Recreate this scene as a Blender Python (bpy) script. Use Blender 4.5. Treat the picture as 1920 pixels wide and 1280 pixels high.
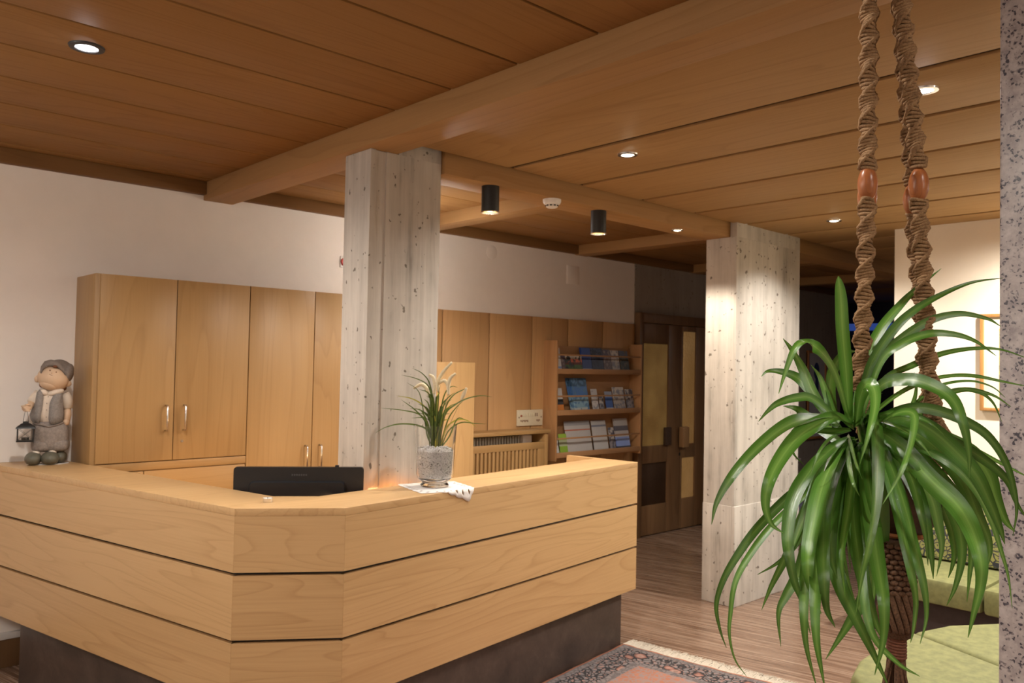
import bpy, bmesh, math, random
from mathutils import Vector, Matrix
random.seed(7)
for o in list(bpy.data.objects): bpy.data.objects.remove(o)
SC = bpy.context.scene
COL = SC.collection
PI = math.pi

# ------------------------------------------------------------ camera (real eye height, slight upward tilt and roll)
cam_d = bpy.data.cameras.new('camera'); cam = bpy.data.objects.new('camera', cam_d); COL.objects.link(cam)
PITCH, ROLL, YAW = math.radians(1.665), math.radians(1.134), math.radians(47.07)
_A = Matrix(((1,0,0),(0,0,-1),(0,1,0)))
_P = Matrix(((1,0,0),(0,math.cos(PITCH),math.sin(PITCH)),(0,-math.sin(PITCH),math.cos(PITCH))))
_Q = Matrix(((math.cos(ROLL),-math.sin(ROLL),0),(math.sin(ROLL),math.cos(ROLL),0),(0,0,1)))
_T = Matrix(((math.sin(YAW),-math.cos(YAW),0),(math.cos(YAW),math.sin(YAW),0),(0,0,1)))
_M = _Q @ _P @ _A @ _T
_R = Matrix((_M[0], -_M[1], -_M[2])).transposed()
cam.matrix_world = Matrix.Translation((0,0,1.66)) @ _R.to_4x4()
cam_d.sensor_width = 36; cam_d.lens = 1516*36/1920; cam_d.clip_start = 0.05; cam_d.clip_end = 60
cam_d.dof.use_dof = True; cam_d.dof.focus_distance = 1.35; cam_d.dof.aperture_fstop = 15
SC.camera = cam
# ------------------------------------------------------------ world, exposure
W = bpy.data.worlds.new('world'); SC.world = W; W.use_nodes = True
W.node_tree.nodes['Background'].inputs[0].default_value = (0.9,0.78,0.66,1)
W.node_tree.nodes['Background'].inputs[1].default_value = 0.03
vs = SC.view_settings; vs.view_transform = 'Standard'; vs.look = 'None'; vs.gamma = 1; vs.use_curve_mapping = False
vs.exposure = 0.40
WARM = (1.0,0.87,0.72); NEUTRAL = (1.0,0.94,0.86); COOL = (0.86,0.90,1.0)

# ------------------------------------------------------------ helpers
def link(o, parent=None, loc=None, rotz=None):
    COL.objects.link(o)
    if parent: o.parent = parent
    if loc: o.location = loc
    if rotz is not None: o.rotation_euler = (0,0,rotz)
    return o
def mesh(name, bm, mat, parent=None, loc=None, rotz=None, smooth=False, auto=False):
    me = bpy.data.meshes.new(name); bm.normal_update(); bm.to_mesh(me); bm.free()
    if smooth or auto:
        me.polygons.foreach_set('use_smooth', [True]*len(me.polygons))
        if auto: me.set_sharp_from_angle(angle=math.radians(35))
    for m in (mat if isinstance(mat,(list,tuple)) else [mat]): me.materials.append(m)
    return link(bpy.data.objects.new(name, me), parent, loc, rotz)
def empty(name, loc, rotz=0):
    o = bpy.data.objects.new(name, None); o.empty_display_size = .05
    return link(o, None, loc, rotz)
def tag(o, label, cat, group=None):
    o['label'] = label; o['category'] = cat
    if group: o['group'] = group
    return o
def thing(name, label, cat, loc=(0,0,0), rotz=0, group=None): return tag(empty(name, loc, rotz), label, cat, group)
def struct(o): o['kind'] = 'structure'; return o
def stuff(o): o['kind'] = 'stuff'; return o
def add_box(bm, x0, x1, y0, y1, z0, z1, bev=0):
    vs_ = [bm.verts.new(p) for p in ((x0,y0,z0),(x1,y0,z0),(x1,y1,z0),(x0,y1,z0),(x0,y0,z1),(x1,y0,z1),(x1,y1,z1),(x0,y1,z1))]
    fs = [bm.faces.new([vs_[i] for i in f]) for f in ((0,3,2,1),(4,5,6,7),(0,1,5,4),(1,2,6,5),(2,3,7,6),(3,0,4,7))]
    if bev:
        es = list({e for f in fs for e in f.edges})
        bmesh.ops.bevel(bm, geom=es, offset=bev, segments=2, profile=.5, affect='EDGES', clamp_overlap=True)
def box(name, x0, x1, y0, y1, z0, z1, mat, parent=None, bev=0, loc=None, rotz=None, centre=True):
    """a box whose origin sits at its own centre, so object textures vary from piece to piece"""
    bm = bmesh.new(); cx, cy, cz = ((x0+x1)/2, (y0+y1)/2, (z0+z1)/2) if centre else (0,0,0)
    add_box(bm, x0-cx, x1-cx, y0-cy, y1-cy, z0-cz, z1-cz, bev)
    return mesh(name, bm, mat, parent, (cx,cy,cz) if centre else loc, rotz, auto=bool(bev))
def add_prism(bm, pts, z0, z1, bev=0):
    lo = [bm.verts.new((x,y,z0)) for x, y in pts]; hi = [bm.verts.new((x,y,z1)) for x, y in pts]
    n = len(pts); fs = [bm.faces.new(lo[::-1]), bm.faces.new(hi)]
    for i in range(n): fs.append(bm.faces.new((lo[i], lo[(i+1)%n], hi[(i+1)%n], hi[i])))
    bmesh.ops.recalc_face_normals(bm, faces=fs)
    if bev:
        es = list({e for f in fs[:2] for e in f.edges})
        bmesh.ops.bevel(bm, geom=es, offset=bev, segments=3, profile=.5, affect='EDGES', clamp_overlap=True)
def prism(name, pts, z0, z1, mat, parent=None, bev=0, loc=None):
    bm = bmesh.new(); add_prism(bm, pts, z0, z1, bev); return mesh(name, bm, mat, parent, loc, auto=bool(bev))
def add_lathe(bm, prof, n=24, c=(0,0,0), cap=True):
    rings = []
    for r, z in prof:
        rings.append([bm.verts.new((c[0]+r*math.cos(2*PI*i/n), c[1]+r*math.sin(2*PI*i/n), c[2]+z)) for i in range(n)])
    for a, b in zip(rings, rings[1:]):
        for i in range(n): bm.faces.new((a[i], a[(i+1)%n], b[(i+1)%n], b[i]))
    if cap:
        if prof[0][0] > 1e-4: bm.faces.new(rings[0][::-1])
        if prof[-1][0] > 1e-4: bm.faces.new(rings[-1])
def lathe(name, prof, mat, parent=None, loc=None, n=24, cap=True, rot=None):
    bm = bmesh.new(); add_lathe(bm, prof, n, cap=cap); bmesh.ops.remove_doubles(bm, verts=bm.verts, dist=1e-6)
    o = mesh(name, bm, mat, parent, loc, auto=True)
    if rot: o.rotation_euler = rot
    return o
def add_tube(bm, pts, r, n=8, cap=True, flat=1.0):
    pts = [Vector(p) for p in pts]; rs = r if isinstance(r,(list,tuple)) else [r]*len(pts)
    rings = []; up = Vector((0.123,0.31,0.94)).normalized(); prev = None
    for i, p in enumerate(pts):
        t = (pts[min(i+1,len(pts)-1)]-pts[max(i-1,0)]).normalized()
        u = (prev - t*prev.dot(t)) if prev else t.cross(up if abs(t.dot(up)) < .95 else Vector((1,0,0)))
        u.normalize(); prev = u; v = t.cross(u)
        rings.append([bm.verts.new(p + (u*math.cos(2*PI*k/n) + v*math.sin(2*PI*k/n)*flat)*rs[i]) for k in range(n)])
    for a, b in zip(rings, rings[1:]):
        for k in range(n): bm.faces.new((a[k], a[(k+1)%n], b[(k+1)%n], b[k]))
    if cap and n > 2: bm.faces.new(rings[0][::-1]); bm.faces.new(rings[-1])
def tube(name, pts, r, mat, parent=None, n=8, loc=None):
    bm = bmesh.new(); add_tube(bm, pts, r, n); return mesh(name, bm, mat, parent, loc, smooth=True)
def add_ball(bm, c, r, M=None, u=20, v=12, f=None):
    """ellipsoid with radii r; f may reshape a unit-sphere point"""
    R = M or Matrix.Identity(3); rows = []
    for j in range(v+1):
        th = PI*j/v; row = []
        for i in range(u):
            ph = 2*PI*i/u; p = Vector((math.sin(th)*math.cos(ph), math.sin(th)*math.sin(ph), math.cos(th)))
            if f: p = f(p)
            row.append(bm.verts.new(Vector(c) + R @ Vector((p.x*r[0], p.y*r[1], p.z*r[2]))))
        rows.append(row)
    for a, b in zip(rows, rows[1:]):
        for i in range(u): bm.faces.new((a[i], b[i], b[(i+1)%u], a[(i+1)%u]))
    bmesh.ops.remove_doubles(bm, verts=bm.verts, dist=1e-6)
def ball(name, c, r, mat, parent=None, M=None, u=20, v=12, f=None):
    bm = bmesh.new(); add_ball(bm, (0,0,0), r, M, u, v, f); return mesh(name, bm, mat, parent, c, smooth=True)
def spline(pts, sub=5):
    P_ = [Vector(p) for p in pts]; out = []
    for i in range(len(P_)-1):
        a = P_[i-1] if i else P_[0]*2-P_[1]; b = P_[i]; c = P_[i+1]; d = P_[i+2] if i+2 < len(P_) else P_[-1]*2-P_[-2]
        for k in range(sub):
            t = k/sub
            out.append(.5*((2*b)+(c-a)*t+(2*a-5*b+4*c-d)*t*t+(3*b-a-3*c+d)*t**3))
    return out+[P_[-1]]

# ------------------------------------------------------------ procedural materials
def nt(name):
    m = bpy.data.materials.new(name); m.use_nodes = True; t = m.node_tree
    return m, t.nodes, t.links, t.nodes['Principled BSDF']
def N(ns, kind, **kw):
    n = ns.new(kind)
    for k, v in kw.items(): setattr(n, k, v)
    return n
def ramp(ns, stops, interp='LINEAR'):
    r = ns.new('ShaderNodeValToRGB'); r.color_ramp.interpolation = interp; e = r.color_ramp.elements
    while len(e) < len(stops): e.new(.5)
    for x, (p, c) in zip(e, stops): x.position = p; x.color = (*c[:3], 1) if hasattr(c,'__len__') else (c,c,c,1)
    return r
def coords(ns, ls, scale=(1,1,1), rnd=True, kind='Object', rot=(0,0,0)):
    tc = ns.new('ShaderNodeTexCoord'); mp = ns.new('ShaderNodeMapping'); mp.inputs['Scale'].default_value = scale
    mp.inputs['Rotation'].default_value = rot
    if rnd:
        oi = ns.new('ShaderNodeObjectInfo'); ad = N(ns,'ShaderNodeVectorMath',operation='MULTIPLY_ADD')
        cb = ns.new('ShaderNodeCombineXYZ')
        for i in range(3): ls.new(oi.outputs['Random'], cb.inputs[i])
        ls.new(cb.outputs[0], ad.inputs[0]); ad.inputs[1].default_value = (37.3,19.1,53.7); ls.new(tc.outputs[kind], ad.inputs[2])
        ls.new(ad.outputs[0], mp.inputs['Vector'])
    else: ls.new(tc.outputs[kind], mp.inputs['Vector'])
    return mp
def noise(ns, ls, vec, scale, detail=3, rough=.5, dist=0):
    n = ns.new('ShaderNodeTexNoise'); n.inputs['Scale'].default_value = scale; n.inputs['Detail'].default_value = detail
    n.inputs['Roughness'].default_value = rough; n.inputs['Distortion'].default_value = dist
    ls.new(vec.outputs[0], n.inputs['Vector']); return n
def mathn(ns, ls, op, a, b=None, c=None):
    n = N(ns,'ShaderNodeMath',operation=op)
    for i, v in enumerate((a,b,c)):
        if v is None: continue
        if isinstance(v,(int,float)): n.inputs[i].default_value = v
        else: ls.new(v, n.inputs[i])
    return n.outputs[0]
def mix(ns, ls, f, a, b, mode='MIX'):
    n = N(ns,'ShaderNodeMix',data_type='RGBA',blend_type=mode)
    for s, v in ((n.inputs[0],f),(n.inputs[6],a),(n.inputs[7],b)):
        if isinstance(v,(int,float)): s.default_value = v
        elif isinstance(v,(tuple,list)): s.default_value = (*v[:3],1)
        else: ls.new(v, s)
    return n.outputs[2]
def bump(ns, ls, b, h, strength=.2, dist=.002):
    n = ns.new('ShaderNodeBump'); n.inputs['Strength'].default_value = strength; n.inputs['Distance'].default_value = dist
    ls.new(h, n.inputs['Height']); ls.new(n.outputs[0], b.inputs['Normal']); return n
def wood(name, light, dark, axis='X', rough=.42, figure=9.0, fs=1.0, contrast=1.0, spec=.5):
    """veneer: contour-line figure plus fine pores, both stretched along one local axis"""
    m, ns, ls, b = nt(name); i = 'XYZ'.index(axis)
    s1 = [3.6*fs]*3; s1[i] = .36*fs; s2 = [120]*3; s2[i] = 2.6; s3 = [6]*3; s3[i] = .5
    n1 = noise(ns, ls, coords(ns, ls, s1), 1.0, 2.2, .42, .5)
    n2 = noise(ns, ls, coords(ns, ls, s2), 1.0, 3, .6)
    n3 = noise(ns, ls, coords(ns, ls, s3), 1.0, 2, .5)
    c = mathn(ns, ls, 'FRACT', mathn(ns, ls, 'MULTIPLY', n1.outputs[0], figure))
    r1 = ramp(ns, [(0,0),(.55,.10),(.80,.42),(.93,1),(1,0)]); ls.new(c, r1.inputs[0])
    r2 = ramp(ns, [(.35,0),(.75,1)]); ls.new(n2.outputs[0], r2.inputs[0])
    f = mathn(ns, ls, 'ADD', mathn(ns, ls, 'MULTIPLY', r1.outputs[0], .42*contrast), mathn(ns, ls, 'MULTIPLY', r2.outputs[0], .30*contrast))
    f = mathn(ns, ls, 'ADD', f, mathn(ns, ls, 'MULTIPLY_ADD', n3.outputs[0], .5, -.22)); 
    oi = ns.new('ShaderNodeObjectInfo'); f = mathn(ns, ls, 'ADD', f, mathn(ns, ls, 'MULTIPLY_ADD', oi.outputs['Random'], .22, -.11))
    col = mix(ns, ls, f, light, dark); ls.new(col, b.inputs['Base Color']); b.inputs['Roughness'].default_value = rough; b.inputs['Specular IOR Level'].default_value = spec
    bump(ns, ls, b, r2.outputs[0], .06, .001); return m
def plain(name, col, rough=.5, metal=0, emit=None, es=1.0, noise_amt=0.0, nscale=40, bumpy=0, spec=.5):
    m, ns, ls, b = nt(name); b.inputs['Base Color'].default_value = (*col,1); b.inputs['Roughness'].default_value = rough
    b.inputs['Metallic'].default_value = metal; b.inputs['Specular IOR Level'].default_value = spec
    if noise_amt or bumpy:
        n = noise(ns, ls, coords(ns, ls), nscale, 4, .6)
        if noise_amt:
            d = tuple(max(0,c*(1-noise_amt)) for c in col); l = tuple(min(1,c*(1+noise_amt)) for c in col)
            r = ramp(ns, [(.3,d),(.7,l)]); ls.new(n.outputs[0], r.inputs[0]); ls.new(r.outputs[0], b.inputs['Base Color'])
        if bumpy: bump(ns, ls, b, n.outputs[0], bumpy, .003)
    if emit: b.inputs['Emission Color'].default_value = (*emit,1); b.inputs['Emission Strength'].default_value = es
    return m
LIGHT_W, DARK_W = (.60,.385,.185), (.40,.225,.090)
M_counter = wood('maple_veneer_counter', LIGHT_W, DARK_W, 'X', .38, 19, 1.0, .85)
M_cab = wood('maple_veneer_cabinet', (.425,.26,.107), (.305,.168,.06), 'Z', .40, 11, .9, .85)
M_cabl = wood('maple_veneer_lamplit', (.60,.385,.175), (.44,.26,.105), 'Z', .40, 9, .9, .8)  # lighter copy of the cabinet veneer, lamplight put into the colour
M_cabx = wood('maple_veneer_crosswise', (.425,.26,.107), (.305,.168,.06), 'X', .40, 11, .9, .85)
M_panel = wood('oak_veneer_panel', (.56,.335,.155), (.41,.235,.095), 'Z', .45, 7, .8, .8)
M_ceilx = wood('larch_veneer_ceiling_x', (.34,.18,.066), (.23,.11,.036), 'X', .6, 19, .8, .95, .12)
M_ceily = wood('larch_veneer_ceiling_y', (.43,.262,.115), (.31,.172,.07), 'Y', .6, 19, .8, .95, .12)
M_beamx = wood('larch_beam_x', (.40,.225,.092), (.28,.145,.055), 'X', .6, 11, .9, .9, .2)
M_beamy = wood('larch_beam_y', (.40,.225,.092), (.28,.145,.055), 'Y', .6, 11, .9, .9, .2)
M_door = wood('dark_oak_door', (.18,.098,.045), (.105,.054,.023), 'Z', .4, 6, 1.2)
M_trim = wood('dark_larch_trim', (.20,.10,.036), (.13,.06,.02), 'X', .6, 9, .9, .9, .2)
M_groove = plain('joint_shadow_brown', (.045,.022,.010), .8, noise_amt=.2)
M_gap = plain('dark_metal_joint', (.03,.028,.027), .45, noise_amt=.2)
M_wall = plain('white_plaster', (.86,.80,.75), .85, noise_amt=.02, nscale=6, bumpy=.08)
M_cream = plain('cream_plaster', (.86,.76,.62), .8, noise_amt=.02, nscale=6, bumpy=.06)
M_whitepl = plain('white_plastic', (.78,.76,.74), .4, noise_amt=.01)
M_black = plain('black_powder_coat', (.012,.012,.013), .45, noise_amt=.1, nscale=300)
M_blackpl = plain('black_plastic', (.010,.010,.012), .38, noise_amt=.15, nscale=200, bumpy=.03)
M_chrome = plain('satin_chrome', (.75,.74,.73), .22, 1.0, noise_amt=.02)
M_bulb = plain('lit_lamp_warm', (1,.9,.7), .5, emit=(1,.86,.62), es=14, noise_amt=.01)
M_bulbc = plain('lit_lamp_cool', (1,1,1), .5, emit=(.92,.93,1), es=18, noise_amt=.01)
M_gold = plain('gold_reflector', (.95,.60,.22), .3, .6, emit=(1,.55,.15), es=1.0, noise_amt=.02)
M_strip = plain('lit_strip_warm', (1,.8,.5), .5, emit=(1,.62,.28), es=5, noise_amt=.01)

def concrete(name, lightc=(.63,.585,.525), darkc=(.20,.178,.15), board=.16):
    m, ns, ls, b = nt(name)
    st = noise(ns, ls, coords(ns, ls, (16,16,.7)), 1.0, 4, .6)
    bl = noise(ns, ls, coords(ns, ls, (1,1,.6)), 3.2, 4, .65)
    pt = noise(ns, ls, coords(ns, ls, (1,1,.8)), 32, 2, .5)
    fine = noise(ns, ls, coords(ns, ls, (90,90,5)), 1, 2, .6)
    f = mathn(ns, ls, 'ADD', mathn(ns, ls, 'MULTIPLY', st.outputs[0], .75), mathn(ns, ls, 'MULTIPLY', bl.outputs[0], .75))
    f = mathn(ns, ls, 'ADD', f, mathn(ns, ls, 'MULTIPLY', fine.outputs[0], .2))
    r = ramp(ns, [(.50,darkc),(.76,tuple((a*.7+c*.3) for a,c in zip(lightc,darkc))),(1.0,lightc)]); ls.new(f, r.inputs[0])
    rp = ramp(ns, [(.672,0),(.705,1)]); ls.new(pt.outputs[0], rp.inputs[0])
    col = mix(ns, ls, mathn(ns, ls, 'MULTIPLY', rp.outputs[0], .8), r.outputs[0], (.10,.075,.05)); ls.new(col, b.inputs['Base Color'])
    b.inputs['Roughness'].default_value = .8
    h = mathn(ns, ls, 'SUBTRACT', mathn(ns, ls, 'ADD', st.outputs[0], fine.outputs[0]), rp.outputs[0])
    bump(ns, ls, b, h, .22, .003); return m
M_conc = concrete('board_marked_concrete')
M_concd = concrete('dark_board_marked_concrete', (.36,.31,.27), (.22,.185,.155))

def granite():
    m, ns, ls, b = nt('pink_grey_granite'); c = coords(ns, ls)
    v = ns.new('ShaderNodeTexVoronoi'); v.inputs['Scale'].default_value = 200; ls.new(c.outputs[0], v.inputs['Vector'])
    n1 = noise(ns, ls, c, 180, 3, .6); n2 = noise(ns, ls, c, 34, 3, .6); n3 = noise(ns, ls, c, 9, 2, .5)
    base = ramp(ns, [(.3,(.27,.235,.235)),(.5,(.41,.36,.35)),(.7,(.52,.475,.46))]); ls.new(n2.outputs[0], base.inputs[0])
    sep = ns.new('ShaderNodeSeparateColor'); ls.new(v.outputs['Color'], sep.inputs[0])
    spk = ramp(ns, [(.0,1),(.18,1),(.21,0)]); ls.new(sep.outputs[0], spk.inputs[0])
    cl = ramp(ns, [(.46,0),(.58,1)]); ls.new(n2.outputs[0], cl.inputs[0])
    dark = mathn(ns, ls, 'MULTIPLY', spk.outputs[0], mathn(ns, ls, 'SUBTRACT', 1.1, cl.outputs[0]))
    col = mix(ns, ls, dark, base.outputs[0], (.055,.05,.065))
    r2 = ramp(ns, [(.60,0),(.66,1)]); ls.new(n1.outputs[0], r2.inputs[0])
    col = mix(ns, ls, mathn(ns, ls, 'MULTIPLY', r2.outputs[0], .5), col, (.50,.46,.45))
    ls.new(col, b.inputs['Base Color']); b.inputs['Roughness'].default_value = .35; return m
M_granite = granite()

def floor_mat():
    m, ns, ls, b = nt('striped_travertine_floor'); a = math.radians(17)
    c1 = coords(ns, ls, (1,1,1), rnd=False, rot=(0,0,-math.radians(103)))
    def str_(sx, sy, d):
        mp = ns.new('ShaderNodeMapping'); mp.inputs['Scale'].default_value = (sx,sy,1); ls.new(c1.outputs[0], mp.inputs['Vector'])
        return noise(ns, ls, mp, 1, d, .6, .1)
    s1 = str_(1.4,48,4); s2 = str_(5,130,3); s3 = str_(.6,7,2)
    f = mathn(ns, ls, 'ADD', mathn(ns, ls, 'MULTIPLY', s1.outputs[0], .8), mathn(ns, ls, 'MULTIPLY', s2.outputs[0], .55))
    f = mathn(ns, ls, 'ADD', f, mathn(ns, ls, 'MULTIPLY', s3.outputs[0], .25))
    r = ramp(ns, [(.62,(.10,.056,.036)),(.78,(.22,.138,.094)),(.98,(.36,.255,.19))]); ls.new(f, r.inputs[0]); ls.new(r.outputs[0], b.inputs['Base Color'])
    b.inputs['Roughness'].default_value = .24; b.inputs['Specular IOR Level'].default_value = .45
    rr = ramp(ns, [(.3,.18),(.7,.34)]); ls.new(s1.outputs[0], rr.inputs[0]); ls.new(rr.outputs[0], b.inputs['Roughness']); return m
M_floor = floor_mat()
def plinth_mat():
    m, ns, ls, b = nt('dark_oxidised_plinth'); c = coords(ns, ls); n = noise(ns, ls, c, 3.5, 5, .65, .6); n2 = noise(ns, ls, c, 60, 2, .5)
    r = ramp(ns, [(.3,(.030,.022,.020)),(.55,(.075,.052,.042)),(.75,(.12,.085,.07))])
    ls.new(mathn(ns, ls, 'MULTIPLY_ADD', n2.outputs[0], .15, mathn(ns, ls, 'MULTIPLY', n.outputs[0], .9)), r.inputs[0]); ls.new(r.outputs[0], b.inputs['Base Color'])
    b.inputs['Roughness'].default_value = .42; bump(ns, ls, b, n.outputs[0], .12, .01); return m
M_plinth = plinth_mat()
def leaf_mat(name, edge, mid, rough=.28):
    m, ns, ls, b = nt(name); tc = ns.new('ShaderNodeTexCoord'); sp = ns.new('ShaderNodeSeparateXYZ'); ls.new(tc.outputs['UV'], sp.inputs[0])
    d = mathn(ns, ls, 'ABSOLUTE', mathn(ns, ls, 'SUBTRACT', sp.outputs[0], .5))
    r = ramp(ns, [(0,mid),(.10,tuple(.5*a+.5*c for a,c in zip(mid,edge))),(.32,edge),(.5,tuple(.72*c for c in edge))]); ls.new(d, r.inputs[0])
    mp = ns.new('ShaderNodeMapping'); mp.inputs['Scale'].default_value = (38,1.2,1); ls.new(tc.outputs['UV'], mp.inputs['Vector'])
    n = noise(ns, ls, mp, 1, 3, .6); rr = ramp(ns, [(.3,.75),(.7,1.2)]); ls.new(n.outputs[0], rr.inputs[0])
    oi = ns.new('ShaderNodeObjectInfo'); vr = mathn(ns, ls, 'MULTIPLY_ADD', oi.outputs['Random'], .55, .70)
    tot = mathn(ns, ls, 'MULTIPLY', rr.outputs[0], vr); cb = ns.new('ShaderNodeCombineXYZ')
    for i in range(3): ls.new(tot, cb.inputs[i])
    vm = N(ns,'ShaderNodeVectorMath',operation='MULTIPLY'); ls.new(r.outputs[0], vm.inputs[0]); ls.new(cb.outputs[0], vm.inputs[1])
    ls.new(vm.outputs[0], b.inputs['Base Color']); b.inputs['Roughness'].default_value = rough
    b.inputs['Specular IOR Level'].default_value = .6
    bump(ns, ls, b, n.outputs[0], .25, .0008)
    tr = ns.new('ShaderNodeBsdfTranslucent'); ls.new(vm.outputs[0], tr.inputs['Color']); mx = ns.new('ShaderNodeMixShader'); mx.inputs[0].default_value = .22
    out = ns['Material Output']; ls.new(b.outputs[0], mx.inputs[1]); ls.new(tr.outputs[0], mx.inputs[2]); ls.new(mx.outputs[0], out.inputs['Surface']); return m
M_leaf = leaf_mat('strap_leaf_green', (.085,.225,.028), (.21,.39,.08), .24)
M_blade = leaf_mat('grass_blade_green', (.075,.125,.018), (.16,.21,.04), .4)
M_bladey = leaf_mat('grass_blade_yellow', (.40,.36,.03), (.5,.45,.06), .4)
def rope_mat():
    m, ns, ls, b = nt('jute_rope'); c = coords(ns, ls, rnd=False); n = noise(ns, ls, c, 420, 3, .65); n2 = noise(ns, ls, c, 60, 2, .5)
    r = ramp(ns, [(.30,(.10,.048,.018)),(.55,(.29,.165,.075)),(.8,(.46,.30,.155))])
    ls.new(mathn(ns, ls, 'MULTIPLY_ADD', n2.outputs[0], .4, mathn(ns, ls, 'MULTIPLY', n.outputs[0], .65)), r.inputs[0]); ls.new(r.outputs[0], b.inputs['Base Color'])
    b.inputs['Roughness'].default_value = .85; bump(ns, ls, b, n.outputs[0], .6, .002); return m
M_rope = rope_mat()
M_roped = plain('dark_jute_rope', (.115,.055,.026), .85, noise_amt=.5, nscale=380, bumpy=.5)
M_bead = wood('turned_wood_bead', (.40,.135,.045), (.20,.06,.02), 'Z', .3, 5, 14)
M_shell = plain('coconut_shell', (.055,.024,.013), .45, noise_amt=.6, nscale=36, bumpy=.35)
def glass(name, tint=(1,1,1), rough=.02):
    m, ns, ls, b = nt(name); b.inputs['Base Color'].default_value = (*tint,1); b.inputs['Transmission Weight'].default_value = 1
    b.inputs['Roughness'].default_value = rough; b.inputs['IOR'].default_value = 1.45; return m
M_glass = glass('clear_glass')
def amber(name, c0, c1, emit=0, sc=90):
    m, ns, ls, b = nt(name); c = coords(ns, ls); n = noise(ns, ls, c, sc, 3, .6); n2 = noise(ns, ls, c, 3, 2, .5)
    r = ramp(ns, [(.35,c0),(.65,c1)]); ls.new(n2.outputs[0], r.inputs[0]); ls.new(r.outputs[0], b.inputs['Base Color'])
    b.inputs['Roughness'].default_value = .22; b.inputs['Metallic'].default_value = .35; bump(ns, ls, b, n.outputs[0], .8, .012)
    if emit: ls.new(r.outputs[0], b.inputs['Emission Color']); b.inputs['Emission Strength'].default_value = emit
    return m
M_amber = amber('glowing_hammered_amber_glass', (.32,.18,.055), (.46,.28,.09), .10)  # weak emission stands in for warm light behind the pane
M_amber2 = amber('backlit_glow_amber_glass', (.42,.23,.075), (.50,.29,.11), .14, 30)  # backlight through the door put in as emission
M_brownglass = amber('dark_brown_glass', (.05,.026,.014), (.07,.036,.018), 0)
M_velvet = plain('lime_green_velvet', (.195,.20,.075), .75, noise_amt=.22, nscale=26, bumpy=.15)
def pattern_fabric():
    m, ns, ls, b = nt('scroll_pattern_fabric'); c = coords(ns, ls, rnd=False); nn = noise(ns, ls, c, 9, 2, .5)
    mp = N(ns,'ShaderNodeVectorMath',operation='MULTIPLY_ADD'); ls.new(nn.outputs['Color'], mp.inputs[0]); mp.inputs[1].default_value = (.06,.06,.06); ls.new(c.outputs[0], mp.inputs[2])
    v = N(ns,'ShaderNodeTexVoronoi',feature='DISTANCE_TO_EDGE'); v.inputs['Scale'].default_value = 26; ls.new(mp.outputs[0], v.inputs['Vector'])
    v2 = ns.new('ShaderNodeTexVoronoi'); v2.inputs['Scale'].default_value = 26; ls.new(mp.outputs[0], v2.inputs['Vector'])
    a = ramp(ns, [(0,1),(.07,1),(.10,0)]); ls.new(v.outputs[0], a.inputs[0])
    b2 = ramp(ns, [(.15,1),(.2,0),(.32,0),(.36,1),(.42,0)]); ls.new(v2.outputs[0], b2.inputs[0])
    f = mathn(ns, ls, 'MAXIMUM', a.outputs[0], mathn(ns, ls, 'MULTIPLY', b2.outputs[0], .8))
    ls.new(mix(ns, ls, f, (.40,.40,.15), (.045,.05,.075)), b.inputs['Base Color']); b.inputs['Roughness'].default_value = .85; return m
M_pattern = pattern_fabric()
# ------------------------------------------------------------ room shell
YW = 5.009                    # back wall
ZL, ZR, ZA, ZX = 2.76, 2.70, 2.65, 2.60   # ceiling left, ceiling right, long beam, cross beam
X0, X1, Y0 = -3.2, 13.5, -2.6
struct(box('floor', X0, X1, Y0, 6.6, -.12, 0, M_floor, centre=False))
struct(box('wall_left', X0-.12, X0, Y0, YW, 0, 2.9, M_wall))
struct(box('wall_front', X0, 6.013, Y0-.12, Y0, 0, 2.9, M_cream))
wall_back = struct(box('wall_back', X0, 6.29, YW, YW+.15, 0, 2.9, M_wall, centre=False))
wall_right = struct(box('wall_right', 6.013, 6.20, Y0, 2.40, 0, 2.70, M_cream))
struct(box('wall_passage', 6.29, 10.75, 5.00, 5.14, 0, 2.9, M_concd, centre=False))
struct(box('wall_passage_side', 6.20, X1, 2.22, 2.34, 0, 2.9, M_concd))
M_far = plain('dark_blue_plaster', (.045,.045,.075), .8, noise_amt=.05)
struct(box('wall_end', 12.9, 13.05, 2.34, 6.6, 0, 2.9, M_far))
struct(box('wall_end_side', 10.75, 12.9, 6.4, 6.52, 0, 2.9, M_far))
# wood panels on the back wall
xs = [3.36, 3.895, 4.384, 4.875, 5.326, 5.803, 6.285]
for a, b_ in zip(xs, xs[1:]):
    box('panel', a+.006, b_-.006, YW-.022, YW, .0, 2.083, M_panel, wall_back, .0015)
box('panel_backing', 3.36, 6.285, YW-.008, YW, 0, 2.08, M_groove, wall_back)
# baseboard with white capping strip
bb = struct(box('baseboard_back', X0, 1.29, YW-.018, YW, 0, .15, M_door, bev=.003))
struct(box('trim_1', X0, 1.29, YW-.024, YW, .15, .185, M_whitepl, bev=.003))
struct(box('trim_2', X0, 2.00, YW-.05, YW, 2.68, ZL, M_trim, bev=.003))
struct(box('trim_3', 2.19, 10.75, YW-.05, YW, 2.68, ZL, M_trim, bev=.003))
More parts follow.
